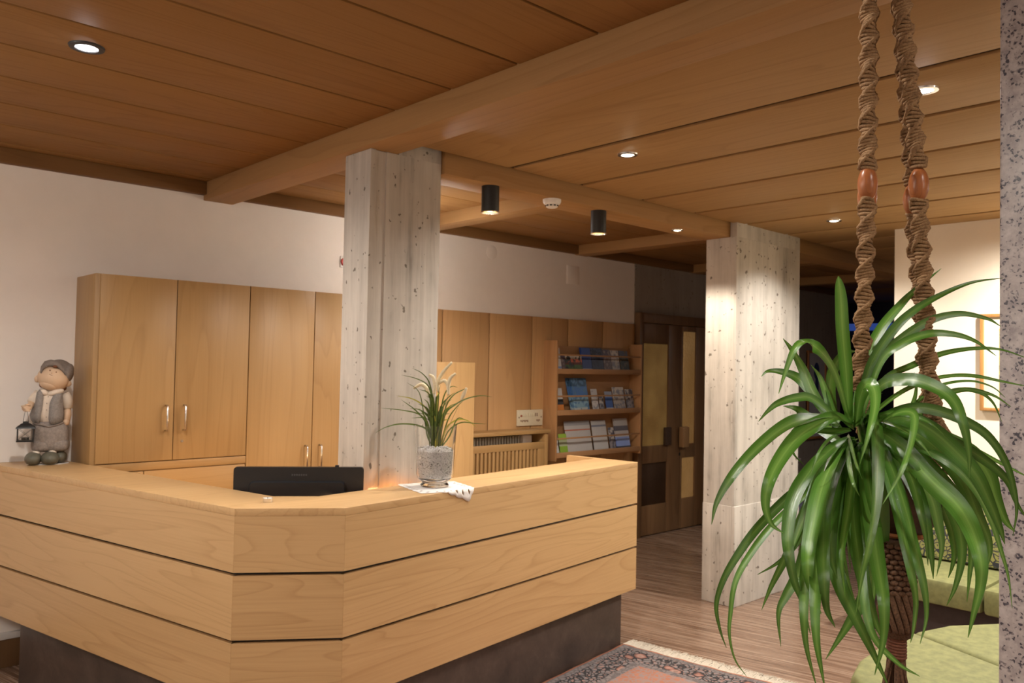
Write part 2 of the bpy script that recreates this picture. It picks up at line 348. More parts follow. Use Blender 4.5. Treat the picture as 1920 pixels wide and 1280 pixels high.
# ceiling: dark backing with separate boards
ceiling = struct(box('ceiling', X0, X1, Y0, 6.6, 2.80, 2.92, M_groove, centre=False))
def board(x0, x1, y0, y1, z, m): return box('board', x0, x1, y0, y1, z, z+.022, m, ceiling, .002)
g = 2.534 - .3895*14; 
while g < YW:                                   # left bay: boards run along x
    a, b_ = max(g, Y0), min(g+.3895, YW)
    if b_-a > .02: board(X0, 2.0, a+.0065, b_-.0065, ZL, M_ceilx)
    g += .3895
M_joint = plain('recessed_joint_strip', (.055,.025,.010), .8, noise_amt=.2)
gx = [2.19, 2.88, 3.425, 3.99, 4.556, 5.145, 5.735, 6.31, 6.88, 7.45, 8.02, 8.59, 9.16, 9.73, 10.3, 10.87, 11.44, 12.0, 12.6]
for a, b_ in zip(gx, gx[1:]):                   # right bay: boards run along y with wide shadow joints
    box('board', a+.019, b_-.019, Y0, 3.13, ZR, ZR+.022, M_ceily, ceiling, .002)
box('joint_backing', 2.19, 12.6, Y0, 3.15, ZR+.011, ZR+.03, M_joint, ceiling)
for a, b_ in zip([3.37,3.79,4.18,4.60], [3.79,4.18,4.60,YW]):   # back bay, between the short cross beams
    for xa, xb in zip([2.19,3.78,5.58,7.38,9.18], [3.62,5.42,7.22,9.02,10.75]):
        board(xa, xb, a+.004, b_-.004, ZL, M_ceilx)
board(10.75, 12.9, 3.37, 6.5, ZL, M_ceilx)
# beams
def beam(x0, x1, y0, y1, z0, z1, m, label, grp=None):
    return tag(box('ceiling_beam', x0, x1, y0, y1, z0, z1, m, bev=.004), label, 'beam', grp)
beam(2.0, 2.19, Y0, YW, ZA, 2.80, M_beamy, 'long wooden ceiling beam running from the white back wall over the near concrete column')
beam(2.455, 12.9, 3.15, 3.37, ZX, 2.80, M_beamx, 'wooden ceiling beam between the two concrete columns, carrying the black tube lamps')
for x, l in ((3.62,'short wooden beam from back wall to the cross beam, nearest the white smoke detector'), (5.42,'short wooden beam meeting the back wall above the brochure rack'),
             (7.22,'dark short beam in the passage ceiling behind the far concrete column'), (9.02,'dark short beam across the passage, above the hanging poster')):
    beam(x, x+.16, 3.37, YW, 2.675, 2.80, M_beamy, l)
# concrete columns: L-shaped board marks as real steps
def column(label, pts, z1, extra=None):
    xs_ = [p[0] for p in pts]; ys_ = [p[1] for p in pts]; c = (sum(xs_)/len(xs_), sum(ys_)/len(ys_), 0)
    t = thing('concrete_column', label, 'column', c)
    o = prism('shaft', [(x-c[0], y-c[1]) for x, y in pts], 0, z1, M_conc, t, .004); return t, c
XC, YC = 2.038, 3.172
col1, c1 = column('near board-marked concrete column rising behind the counter beside the grass vase',
    [(XC,YC),(XC+.028,YC),(XC+.030,YC+.010),(XC+.088,YC+.010),(XC+.090,YC+.003),(XC+.411,YC+.003),(XC+.411,YC+.22),(XC,YC+.22)], ZA)
prism('shaft_head', [(2.195-c1[0],YC+.003-c1[1]),(XC+.411-c1[0],YC+.003-c1[1]),(XC+.411-c1[0],YC+.22-c1[1]),(2.195-c1[0],YC+.22-c1[1])], ZA-.002, ZR+.06, M_conc, col1)
box('shadow_gap', XC+.411-c1[0], 2.455-c1[0], 3.19-c1[1], 3.36-c1[1], ZX+.005, ZR, M_groove, col1)
XD, YD = 5.027, 3.092
col2, c2 = column('far concrete column lit from above, standing on the floor left of the hanging plant',
    [(XD,YD),(XD+.36,YD),(XD+.362,YD+.006),(XD+.92,YD+.006),(XD+.92,YD+.25),(XD,YD+.25),(XD-.0,YD+.02),(XD-.006,YD+.016)], ZX)
prism('shaft_head', [(XD-c2[0],YD-c2[1]),(XD+.36-c2[0],YD-c2[1]),(XD+.362-c2[0],YD+.006-c2[1]),(XD+.92-c2[0],YD+.006-c2[1]),(XD+.92-c2[0],3.145-c2[1]),(XD-c2[0],3.145-c2[1])], ZX-.001, ZR+.02, M_conc, col2)
# lower pour, slightly proud
bm = bmesh.new(); add_prism(bm, [(XD-.004-c2[0],YD-.008-c2[1]),(XD+.924-c2[0],YD-.003-c2[1]),(XD+.924-c2[0],YD+.252-c2[1]),(XD-.004-c2[0],YD+.252-c2[1])], 0, .70, .004)
mesh('lower_pour', bm, M_conc, col2, auto=True)
tag(box('granite_pillar', 2.015, 2.50, .05, .578, 0, ZA, M_granite, bev=.006), 'speckled pink-grey granite pillar at the right edge behind the hanging plant', 'pillar')

# ------------------------------------------------------------ double door in the passage
door = empty('door_1', (6.24, 4.985, 0)); struct(door)
def dbox(name, x0, x1, y0, y1, z0, z1, m, p=door, bev=.003): return box(name, x0-6.24, x1-6.24, y0-4.985, y1-4.985, z0, z1, m, p, bev)
dbox('frame_post', 6.292, 6.35, 4.93, 5.0, 0, 2.20, M_door); dbox('frame_post', 7.74, 7.81, 4.90, 5.0, 0, 2.20, M_door); dbox('frame_header', 6.35, 7.74, 4.935, 5.0, 2.105, 2.20, M_door)
def leaf(x0, x1, gx0, gx1, ma, mb, za, zb, zc, zd):
    lf = bpy.data.objects.new('door_leaf', None); link(lf, door, (x0-6.24,0,0))
    def b_(n, a, c, z0, z1, m=M_door, y0=-.045, y1=-.005): return box(n, a-x0, c-x0, y0, y1, z0, z1, m, lf, .003)
    b_('stile', x0, gx0, .01, 2.10); b_('stile', gx1, x1, .01, 2.10)
    b_('rail', gx0, gx1, .01, za); b_('rail', gx0, gx1, zb, zc); b_('rail', gx0, gx1, zd, 2.10)
    b_('pane', gx0, gx1, zc, zd, ma, -.03, -.02); b_('pane', gx0, gx1, za, zb, mb, -.03, -.02)
    return lf
l1 = leaf(6.352, 7.00, 6.37, 6.78, M_amber, M_brownglass, .30, .715, .885, 1.90)
l2 = leaf(7.005, 7.735, 7.03, 7.262, M_amber2, M_amber2, .315, .735, .875, 2.045)
box('push_plate', .355, .455, -.075, -.045, .88, 1.06, M_groove, l1, .004)
M_block = wood('door_pull_wood', (.30,.17,.075), (.20,.105,.045), 'Z', .4, 5, 1)
box('pull_block', .60, .70, -.12, -.06, .85, 1.06, M_block, l1, .006); box('keyhole', .625, .64, -.052, -.045, .76, .79, M_black, l1)

# ------------------------------------------------------------ passage things
t = thing('hanging_poster', 'wood-framed pale poster with a dark blue figure, in the dim passage beyond the column', 'picture', (9.77,4.995,.80))
M_post = plain('pale_poster_paper', (.50,.50,.54), .7, noise_amt=.08, nscale=5); M_fig = plain('blue_print', (.03,.05,.16), .7, noise_amt=.2)
M_fr = wood('orange_frame_wood', (.50,.22,.07), (.35,.14,.04), 'Z', .4, 5, 2)
box('sheet', 0, .50, -.02, -.008, 0, 1.10, M_post, t)
for a in (0,.475): box('frame_bar', a, a+.035, -.035, -.005, -.01, 1.12, M_fr, t, .003)
for z in (-.01,1.09): box('frame_bar', .035, .475, -.035, -.005, z, z+.03, M_fr, t, .003)
bm = bmesh.new(); add_ball(bm, (.25,-.021,.86), (.075,.003,.11)); add_ball(bm, (.26,-.021,.62), (.05,.003,.20)); mesh('printed_figure', bm, M_fig, t, smooth=True)
t = thing('side_cabinet', 'dark wooden side cabinet with a pale shelf edge, in the passage right of the column', 'cabinet', (8.3,4.75,0))
box('carcass', -.45, .45, -.2, .2, .05, .62, M_door, t, .006); box('upper_carcass', -.45, .45, 0, .2, .66, 1.10, M_door, t, .006); box('shelf', -.47, .47, -.22, .2, .62, .66, plain('pale_shelf',(.5,.43,.40),.5,noise_amt=.05), t, .004)
for a in (-.42,.38):
    for c in (-.18,.14): box('foot', a, a+.04, c, c+.04, 0, .05, M_black, t)
t = thing('upholstered_bench', 'low blue-grey upholstered bench in the passage, seen between the plant leaves', 'bench', (7.95,3.75,0), .2)
box('seat', -.5, .5, -.25, .25, .12, .36, plain('blue_grey_fabric',(.13,.14,.22),.9,noise_amt=.3,nscale=60,bumpy=.2), t, .03)
for a in (-.45,.40):
    for c in (-.2,.15): box('leg', a, a+.05, c, c+.05, 0, .12, M_black, t, .004)
wn = struct(empty('window_1', (12.88,4.4,2.05)))
M_dusk = plain('dusk_window_glow', (.05,.12,.5), .3, emit=(.10,.22,.9), es=.16, noise_amt=.05)
box('pane', -.02, 0, -1.9, 1.9, .27, .38, M_dusk, wn)
for y in (-1.9,-.63,.63,1.87): box('mullion', -.06, 0, y, y+.04, -.0, .42, M_black, wn, .003)
box('sill', -.10, 0, -1.95, 1.95, -.04, .0, M_black, wn, .003)

# ------------------------------------------------------------ lamps
def downlight(x, y, z, label, bulb, color, power, cone=105, tilt=(0,0), ring=None, r=.042, grp='recessed ceiling downlights', blend=.9):
    t = thing('ceiling_downlight', label, 'downlight', (x,y,z), group=grp)
    lathe('ring', [(r*.72,-.001),(r*.78,-.007),(r*1.15,-.006),(r*1.2,0.0)], ring or M_chrome, t, cap=False)
    o = lathe('lamp_glass', [(0,-.006),(r*.4,-.0085),(r*.70,-.004),(r*.74,0)], bulb, t)
    ld = bpy.data.lights.new('downlight_spot','SPOT'); ld.energy = power; ld.color = color; ld.spot_size = math.radians(cone); ld.spot_blend = blend; ld.shadow_soft_size = .035
    lo = bpy.data.objects.new('lamp_light', ld); link(lo, t, (0,0,-.03)); lo.rotation_euler = (tilt[0],tilt[1],0); return t
PW = 62; GP = 95
downlight(.815, 3.126, ZL, 'cool white downlight with dark ring in the ceiling above the left counter arm', M_bulbc, (1,.93,.84), PW*1.2, 165, (.0,.0), M_gap, .05)
downlight(3.072, 2.499, ZR, 'warm recessed downlight in the ceiling right of the long beam, nearest the black tube lamps', M_bulb, NEUTRAL, PW*1.0, 150)
downlight(5.391, 2.56, ZR, 'warm recessed downlight near the far column top, above the passage entrance', M_bulb, NEUTRAL, PW*.65, 128, blend=.7)
downlight(3.097, 1.134, ZR, 'bright recessed downlight half hidden behind the right macrame cord', M_bulbc, NEUTRAL, PW*.8, 150)
downlight(4.536, 3.25, ZX, 'small downlight set in the cross beam next to the far column', M_bulb, WARM, PW*.65, 118, (0,0), None, .034, blend=.4)
for i, (x, y, z, l) in enumerate(((.815,1.15,ZL,'above the space in front of the counter'),(.815,-.8,ZL,'behind the camera, left of the long beam'),(-1.0,3.1,ZL,'left of the picture, nearest the back wall'),(-1.0,1.15,ZL,'left of the picture, beside the camera'),(-1.0,-.8,ZL,'far behind the camera on the left'),(5.39,1.134,ZR,'hidden by the granite pillar, above the wall bench'),(5.39,-.3,ZR,'right of the picture, above the far end of the wall bench'),(3.09,-.4,ZR,'right of the picture, above the curved bench'),(8.2,2.75,ZR,'in the passage, hidden behind the cream wall'))):
    downlight(x, y, z, 'added fill downlight '+l, M_bulb, NEUTRAL, PW*(3.4 if i == 5 else .5 if i == 8 else .6), 170, grp='added fill downlights outside the picture')  # unseen downlights, added as fill light
def globe(x, y, z, power, label, r=.12):
    t = thing('fill_pendant_globe', label, 'lamp', (x,y,ZL), group='added globe pendants for fill light')
    lathe('canopy', [(0,0),(.05,0),(.05,-.02),(0,-.025)], M_black, t); tube('flex', [(0,0,-.02),(0,0,z-ZL+r)], .003, M_black, t, 6)
    ball('opal_shade', (0,0,z-ZL), (r,r,r), M_opal, t)
    ld = bpy.data.lights.new('fill_globe_light','POINT'); ld.energy = power; ld.color = NEUTRAL; ld.shadow_soft_size = r*1.05
    link(bpy.data.objects.new('lamp_light', ld), t, (0,0,z-ZL))
M_opal = plain('lit_opal_glass', (.9,.88,.82), .4, emit=(1,.93,.82), es=4, noise_amt=.01)
globe(-1.0, 3.3, 2.25, GP*2.3, 'added opal fill pendant left of the picture near the back wall'); globe(-1.0, 1.85, 2.35, GP*1.9, 'added opal fill pendant left of the picture beside the camera'); globe(.9, -1.2, 2.15, GP*.45, 'added opal fill pendant behind the camera'); globe(3.6, -1.2, 2.1, GP*.5, 'added opal fill pendant to the right, behind the granite pillar'); globe(3.25, 4.35, 2.38, 76, 'added opal fill pendant hidden behind the near concrete column', .075)  # out-of-view pendants added to brighten walls, ceiling and counter
def tube_lamp(x, y, label):
    t = thing('tube_lamp', label, 'lamp', (x,y,ZX), group='black ceiling tube lamps')
    lathe('body', [(.0,0),(.047,0),(.047,-.130),(.0445,-.137),(.0425,-.130),(.0425,-.09)], M_black, t, n=32, cap=False)
    lathe('reflector', [(.0425,-.131),(.040,-.120),(.036,-.095)], M_gold, t, n=32, cap=False)
    lathe('lamp_glass', [(0,-.124),(.026,-.128),(.040,-.124)], M_bulb, t, n=24)
    lathe('rim', [(.043,-.133),(.0495,-.135),(.050,-.140),(.044,-.140),(.043,-.133)], M_chrome, t, n=32, cap=False)
    ld = bpy.data.lights.new('tube_spot','SPOT'); ld.energy = PW*.5; ld.color = WARM; ld.spot_size = math.radians(165); ld.spot_blend = .35; ld.shadow_soft_size = .03
    link(bpy.data.objects.new('lamp_light', ld), t, (0,0,-.148))
tube_lamp(2.80, 3.20, 'black tube ceiling lamp nearest the near concrete column')
tube_lamp(3.685, 3.215, 'black tube ceiling lamp right of the smoke detector')
t = thing('smoke_detector', 'white round smoke detector on the cross beam between the black tube lamps', 'smoke detector', (3.255,3.19,ZX))
lathe('housing', [(0,0),(.052,0),(.052,-.014),(.046,-.026),(.036,-.030),(.034,-.042),(.024,-.048),(0,-.049)], M_whitepl, t, n=32)
for k in range(10):
    a = 2*PI*k/10; o = box('sensor_slot', -.006, .006, -.001, .003, -.040, -.033, M_black, t); o.location = (.035*math.cos(a), .035*math.sin(a), -.0365); o.rotation_euler = (0,0,a+PI/2)
# small items on the wall
t = thing('wall_cover', 'round white cover plate on the back wall right of the near column', 'cover plate', (4.41,YW,2.59))
lathe('disc', [(0,.0),(.058,0),(.058,.002),(.054,.004),(0,.0045)], M_wall, t, rot=(PI/2,0,0), n=32); box('screw', -.005, .005, -.006, -.004, -.004, .004, M_wall, t)
t = thing('wall_hatch', 'rectangular white hatch high on the back wall above the brochure rack', 'wall hatch', (5.40,YW,2.49))
box('frame', -.085, .085, -.003, 0, -.085, .085, M_wall, t, .001); box('lid', -.075, .075, -.005, -.002, -.075, .075, M_wall, t, .001)
t = thing('call_button', 'small red call button on the back wall beside the near column', 'button', (3.012,YW,2.365))
box('plate', -.032, .032, -.012, 0, -.04, .04, M_whitepl, t, .004); lathe('button', [(0,.03),(.028,.026),(.03,.01),(.03,0)], plain('red_plastic',(.5,.03,.02),.4,noise_amt=.05), t, (0,0,0), rot=(PI/2,0,0))
# ------------------------------------------------------------ reception counter
ZT = 1.09
A_, B_, C_ = Vector((1.354,2.995)), Vector((1.695,2.756)), Vector((3.901,3.059))
iA, iB, iC = Vector((1.599,3.172)), Vector((1.752,3.061)), Vector((3.862,3.338))
D_ = A_ + (Vector((-.2235,.9747)))*((4.990-A_.y)/.9747); iD = Vector((1.235,4.990)); iM = Vector((1.294,4.63))
counter = thing('reception_counter', 'angled maple reception counter with dark joints and a recessed dark plinth', 'counter', (1.695,2.756,0))
O = Vector((1.695,2.756))
def loc2(pts): return [(p.x-O.x, p.y-O.y) for p in pts]
dR = (C_-B_).normalized(); nR = Vector((-dR.y,dR.x)); eC = C_ + nR*.50; eI = eC - dR*.035; cI = C_ - dR*.035
wt = prism('worktop', loc2([D_+Vector((.005,0)),A_,B_,C_,iC,iB,iA,iM,iD]), ZT-.030, ZT, M_counter, counter, .0012)
box_pts = loc2([cI+nR*.28, C_+nR*.28, eC, eI]); prism('end_panel', box_pts, .334, ZT, M_counter, counter, .001)
rows = [(.845,ZT-.0302),(.589,.832),(.334,.576)]
faces3 = [(D_,A_),(A_,B_),(B_,C_)]
rnd_off = [1.7,3.1,5.3]
for p, q in faces3:
    d = (q-p); L = d.length; a = math.atan2(d.y,d.x); dn = d.normalized(); nn = Vector((-dn.y,dn.x)); c = (p+q)/2
    for z0, z1 in rows:
        bm = bmesh.new(); add_box(bm, -L/2+.0004, L/2-.0004, 0, .022, -(z1-z0)/2, (z1-z0)/2)
        o = mesh('panel', bm, M_counter, counter, (c.x-O.x, c.y-O.y, (z0+z1)/2), a)
# dark carcass visible in the joints
ins = .016
bk = [D_+Vector((.03,0)), A_+(iA-A_)*.08, B_+(iB-B_)*.08, C_-dR*.03+nR*.02, C_-dR*.03+nR*.07, B_+(iB-B_)*.25, A_+(iA-A_)*.25, D_+Vector((.08,0))]
prism('joint_backing', loc2(bk), .34, ZT-.031, M_gap, counter)
inn = [iD-Vector((.03,0)), iM-Vector((.03,0)), iA+(A_-iA)*.12, iB+(B_-iB)*.12, iC+(-nR)*.02-dR*.03, iC-dR*.03, iB, iA, iM, iD]
prism('inner_board', loc2(inn), .334, ZT-.031, M_counter, counter)
pl0 = D_+(A_-D_).normalized()*.30; nL = Vector(((A_-D_).normalized().y*-1,(A_-D_).normalized().x))
sL = nL*.055 if nL.dot(iA-A_) > 0 else nL*-.055
plA = A_+(iA-A_)*.20; plB = B_+(iB-B_)*.20; plC = C_-dR*.075+nR*.055
plinth_pts = [pl0+sL, plA, plB, plC, plC+nR*.16, plB+(iB-B_)*.5, plA+(iA-A_)*.5, pl0+sL*3.5]
prism('plinth', loc2(plinth_pts), 0, .334, M_plinth, counter, .002)
# desk behind the counter, lower worktop
prism('desk_top', loc2([Vector((1.62,3.20)),Vector((1.78,3.085)),Vector((2.03,3.12)),Vector((2.03,3.95)),Vector((1.46,3.95))]), .71, .74, M_counter, counter, .002)
prism('desk_support', loc2([Vector((1.60,3.86)),Vector((1.98,3.86)),Vector((1.98,3.90)),Vector((1.60,3.90))]), 0, .71, M_counter, counter)
st = box('light_strip', 2.55-O.x, 3.40-O.x, 3.235-O.y, 3.25-O.y, ZT-.045, ZT-.033, M_strip, counter)
def area(parent, loc, sx, sy, power, color, rot=(0,0,0)):
    ld = bpy.data.lights.new('strip_light','AREA'); ld.shape = 'RECTANGLE'; ld.size = sx; ld.size_y = sy; ld.energy = power; ld.color = color
    o = bpy.data.objects.new('strip_light', ld); link(o, parent, loc); o.rotation_euler = rot
area(counter, (2.2-O.x, 3.13-O.y, ZT-.05), .7, .02, 5, (1,.62,.30), (.7,0,0))
area(counter, (1.48-O.x, 3.9-O.y, ZT-.05), .03, .8, 6, (1,.62,.30), (0,-.7,0))
area(counter, (3.1-O.x, 3.27-O.y, ZT-.05), .9, .02, 6, (1,.62,.30), (.6,0,0))

# ------------------------------------------------------------ tall cupboards on the back wall
def handle(parent, x, z0, z1, y):
    tube('handle', [(x,y,z1),(x,y-.026,z1),(x,y-.032,z1-.008),(x,y-.032,z0+.008),(x,y-.026,z0),(x,y,z0)], .0055, M_chrome, parent, 10)
YF = 4.641
def cupboard(label, x0, x1, split, doors, zdoor, hz, lock=None, drawer=False):
    t = thing('tall_cupboard', label, 'cupboard', (x0,YF,0), group='tall maple cupboards')
    w = x1-x0; dp = YW-.002-YF
    cb = box('carcass', 0, w, .02, dp, 0, 2.106, M_cab, t, .002)
    if drawer:
        box('rail', .0, w, .0, .02, 1.042, zdoor-.006, M_cabx, t, .001)
        box('post', .0, .27, .0, .02, 0, 1.036, M_cab, t, .001)
        box('drawer_front', .275, w-.004, .0, .02, .80, 1.036, M_cabx, t, .001)
        box('lower_front', .275, w-.004, .0, .02, .08, .794, M_cab, t, .001)
    for i, (a, b_) in enumerate(doors):
        d = box('door', a-x0+.0025, b_-x0-.0025, .0, .02, zdoor, 2.104, M_cab, t, .0012)
        cx = (a+b_)/2-x0; cz = (zdoor+2.104)/2; hx = (b_-x0-.045) if i == 0 else (a-x0+.055)
        handle(d, hx-cx, hz[0]-cz, hz[1]-cz, -.01)
        if lock and i == 1: lathe('lock', [(0,.004),(.007,.004),(.009,0)], M_chrome, d, (a-x0+.05-cx,-.010,lock-cz), rot=(PI/2,0,0), n=16)
    return t
cupboard('left tall maple cupboard with steel handles and a lock, nearest the figurine', 1.298, 2.156, 1.723, [(1.318,1.723),(1.723,2.156)], 1.090, (1.255,1.395), 1.192, True)
cupboard('tall maple cupboard with low steel handles, partly hidden behind the near concrete column', 2.157, 3.03, 2.593, [(2.157,2.593),(2.593,3.03)], .10, (.985,1.125))
t = thing('side_panel_cupboard', 'bright narrow maple cupboard standing between the grass vase and the radiator cover', 'cupboard', (3.40,4.62,0))
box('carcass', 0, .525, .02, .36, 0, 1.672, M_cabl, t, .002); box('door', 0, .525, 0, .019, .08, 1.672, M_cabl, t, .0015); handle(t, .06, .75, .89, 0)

# ------------------------------------------------------------ radiator cover
t = thing('radiator_cover', 'slatted wooden radiator cover under the cream switch panel', 'radiator cover', (3.94,4.80,0))
box('shelf', 0, .985, -.012, .187, 1.092, 1.122, M_cabx, t, .003)
box('post', .925, .965, 0, .187, 0, 1.092, M_cab, t, .002); box('post', 0, .04, 0, .187, 0, 1.092, M_cab, t, .002)
box('upper_rail', .04, .925, 0, .022, .965, 1.022, M_cabx, t, .002); box('lower_rail', .04, .925, 0, .022, .10, .20, M_cabx, t, .002)
box('side_stile', .845, .925, 0, .022, .20, .965, M_cab, t, .002)
for k in range(19): box('slat', .05+k*.042, .05+k*.042+.024, .002, .026, .20, .965, M_cab, t, .002)
rad = thing('radiator', 'grey ribbed radiator seen in the gap under the cover shelf', 'radiator', (3.99,4.88,0))
M_rad = plain('radiator_enamel', (.34,.30,.24), .4, noise_amt=.05)
for k in range(22): box('fin', .01+k*.03, .01+k*.03+.018, 0, .09, .12, 1.075, M_rad, rad, .004)
tube('pipe', [(.0,.045,.15),(.69,.045,.15)], .012, M_rad, rad); box('valve_box', .70, .80, .0, .06, .98, 1.075, M_wall, rad, .004)
for a in (.1,.55): box('foot', a, a+.03, .02, .07, 0, .12, M_rad, rad)
# cream switch panel
t = thing('switch_panel', 'cream panel with rows of small switches on the wood wall above the radiator', 'switch panel', (4.855,4.985,1.212))
M_crm = plain('cream_plastic', (.66,.60,.46), .4, noise_amt=.02); M_prt = plain('brown_print', (.20,.12,.08), .6, noise_amt=.1)
box('plate', -.152, .152, -.014, 0, -.068, .068, M_crm, t, .003)
for k in range(9): box('switch', -.09+k*.021, -.083+k*.021, -.019, -.014, .012, .04, M_crm if k < 7 else M_prt, t, .001)
for k in range(6): box('lettering', -.115+k*.016, -.104+k*.016, -.0150, -.014, -.03-.006*(k%2), -.018, M_prt, t)
for k in range(3): box('lettering', .075+k*.016, .086+k*.016, -.0150, -.014, -.03-.005*(k%2), -.016, M_prt, t)
for x in (-.132,.132): lathe('screw', [(0,.004),(.006,.003),(.007,0)], M_prt, t, (x,-.0135,.004), rot=(PI/2,0,0), n=12)
lathe('knob', [(0,.008),(.008,.007),(.010,0)], plain('red_brown_knob',(.35,.10,.06),.4,noise_amt=.05), t, (-.108,-.0135,.018), rot=(PI/2,0,0), n=16)

# ------------------------------------------------------------ brochure rack
RX, RY = 5.025, 4.832
rack = thing('brochure_rack', 'wall-hung wooden brochure rack with three tilted shelves and thin rails', 'rack', (RX,RY,0))
M_rack = wood('beech_rack', (.42,.235,.115), (.30,.155,.07), 'X', .45, 6, 1); M_rackz = wood('beech_rack_side', (.46,.255,.115), (.33,.17,.07), 'Z', .45, 6, 1)
box('side', 0, .022, 0, .155, .84, 1.88, M_rackz, rack, .002); box('side', 1.165, 1.187, 0, .155, .84, 1.88, M_rackz, rack, .002)
box('back', .022, 1.165, .14, .155, .88, 1.84, M_rack, rack)
shz = (.865,1.232,1.592)
for z in shz:
    box('shelf_lip', .022, 1.165, 0, .018, z, z+.045, M_rack, rack, .002); box('shelf', .022, 1.165, .018, .14, z+.005, z+.022, M_rack, rack)
    box('rail', .022, 1.165, .004, .014, z+.158, z+.172, M_rack, rack, .002)
def paper(name, stops, vert=True, spots=None):
    m, ns, ls, b = nt(name); tc = ns.new('ShaderNodeTexCoord'); sp = ns.new('ShaderNodeSeparateXYZ'); ls.new(tc.outputs['Generated'], sp.inputs[0])
    r = ramp(ns, stops, 'CONSTANT'); ls.new(sp.outputs[2 if vert else 0], r.inputs[0]); col = r.outputs[0]
    if spots:
        n = noise(ns, ls, coords(ns, ls), 28, 2, .5); k = ramp(ns, [(.5,0),(.58,1)]); ls.new(n.outputs[0], k.inputs[0]); col = mix(ns, ls, k.outputs[0], col, spots)
    ls.new(col, b.inputs['Base Color']); b.inputs['Roughness'].default_value = .35; return m
WH = (.66,.65,.66)
pm = dict(
 white=paper('brochure_white', [(0,WH),(.6,(.55,.55,.58))], True, (.35,.36,.42)),
 whiteb=paper('brochure_white_blue_logo', [(0,WH),(.12,(.25,.35,.6)),(.2,WH)], True),
 flower=paper('brochure_red_flower', [(0,(.05,.05,.05)),(.15,(.06,.12,.03)),(.4,(.12,.03,.02)),(.55,(.55,.12,.05)),(.75,(.6,.55,.5))], True, (.04,.04,.04)),
 blue=paper('brochure_blue', [(0,(.5,.5,.48)),(.12,(.04,.07,.22)),(.55,(.03,.07,.30))], True),
 navy=paper('brochure_navy', [(0,(.03,.035,.08)),(.5,(.05,.055,.12))], True, (.02,.02,.05)),
 plum=paper('brochure_plum', [(0,(.14,.10,.11)),(.6,(.10,.08,.13))], True, (.25,.2,.2)),
 forest=paper('brochure_forest', [(0,(.02,.02,.012)),(.55,(.03,.035,.02)),(.7,(.06,.07,.12))], True, (.10,.07,.03)),
 orange=paper('brochure_orange', [(0,(.62,.22,.04)),(.32,(.05,.05,.06)),(.55,WH)], True),
 mount=paper('brochure_mountain', [(0,(.50,.55,.55)),(.12,(.25,.42,.55)),(.45,(.07,.19,.50)),(.75,(.04,.10,.20))], True, (.10,.22,.42)),
 grey=paper('brochure_grey_photo', [(0,(.30,.29,.33)),(.5,(.50,.48,.48))], True, (.12,.12,.16)),
 bluew=paper('brochure_blue_white', [(0,WH),(.15,(.06,.14,.45)),(.7,(.3,.36,.5))], True),
 beige=paper('brochure_beige', [(0,(.46,.42,.40)),(.45,(.55,.52,.50)),(.8,(.62,.58,.54))], True, (.25,.26,.32)),
 green=paper('brochure_lime', [(0,(.25,.42,.05)),(.4,(.40,.45,.30)),(.7,(.30,.48,.06))], True),
 news=paper('leaflet_newsprint', [(0,(.2,.3,.55)),(.05,(.50,.49,.50)),(.70,(.50,.16,.10)),(.74,(.52,.51,.52)),(.86,(.33,.33,.36))], True),
 news2=paper('leaflet_headline', [(0,(.2,.3,.55)),(.05,(.55,.55,.57)),(.80,(.22,.24,.32)),(.86,(.52,.52,.54))], True),
 ice=paper('brochure_ice', [(0,(.06,.07,.10)),(.10,(.30,.42,.85)),(.40,(.52,.50,.52)),(.60,(.14,.14,.18)),(.76,(.50,.49,.50))], True))
def brochure(x, w, z, h, m, label, fan=1, lean=.20, tw=0.0, dy=0.0):
    t = thing('brochure', label, 'brochure', (RX+x, RY+.052+dy, z+.0225), tw, group='brochures in the rack')
    for k in range(fan):
        bm = bmesh.new(); s = math.sin(lean); c = math.cos(lean); o = k*.006; q = .003
        vs_ = [bm.verts.new(p) for p in ((-o,o+0,0),(w-o,o,0),(w-o,o+q,0),(-o,o+q,0),(-o*2,o+h*s,h*c),(w-o*2,o+h*s,h*c),(w-o*2,o+h*s+q,h*c),(-o*2,o+h*s+q,h*c))]
        for f in ((0,3,2,1),(4,5,6,7),(0,1,5,4),(1,2,6,5),(2,3,7,6),(3,0,4,7)): bm.faces.new([vs_[i] for i in f])
        mesh('cover' if k == 0 else 'copy_behind', bm, pm[m], t)
z3, z2, z1 = shz[2], shz[1], shz[0]
# top shelf, left to right
brochure(.05,.075,z3,.21,'whiteb','white brochure at the left end of the top rack shelf')
brochure(.13,.05,z3,.145,'plum','small dark brochure second from the left on the top rack shelf')
brochure(.175,.11,z3,.15,'flower','flower-print brochure on the top rack shelf, left of its twin')
brochure(.29,.11,z3,.15,'flower','flower-print brochure on the top rack shelf, beside the blue one')
brochure(.405,.125,z3,.22,'blue','bright blue topped brochure in the middle of the top rack shelf',2)
brochure(.535,.16,z3,.22,'navy','dark navy brochure right of the bright blue one on the top shelf')
brochure(.70,.11,z3,.21,'plum','muted plum brochure on the top shelf beside the pale leaflet')
brochure(.815,.11,z3,.205,'beige','pale curled leaflet near the right end of the top rack shelf')
brochure(.935,.13,z3,.205,'forest','dark forest-photo brochure at the right end of the top rack shelf')
# middle shelf
brochure(.05,.115,z2,.215,'orange','brochure with an orange foot at the left end of the middle shelf')
brochure(.30,.20,z2,.305,'mount','tall blue mountain-photo magazine stack on the middle shelf',5)
brochure(.545,.085,z2,.205,'white','white folded leaflet right of the blue magazine stack')
brochure(.645,.06,z2,.14,'grey','small grey photo leaflet on the middle shelf')
brochure(.735,.10,z2,.18,'bluew','small blue and white leaflet on the middle shelf',1)
brochure(.85,.165,z2,.22,'beige','wide beige brochure near the right end of the middle shelf')
brochure(1.035,.11,z2,.20,'grey','grey photo brochure at the right end of the middle shelf')
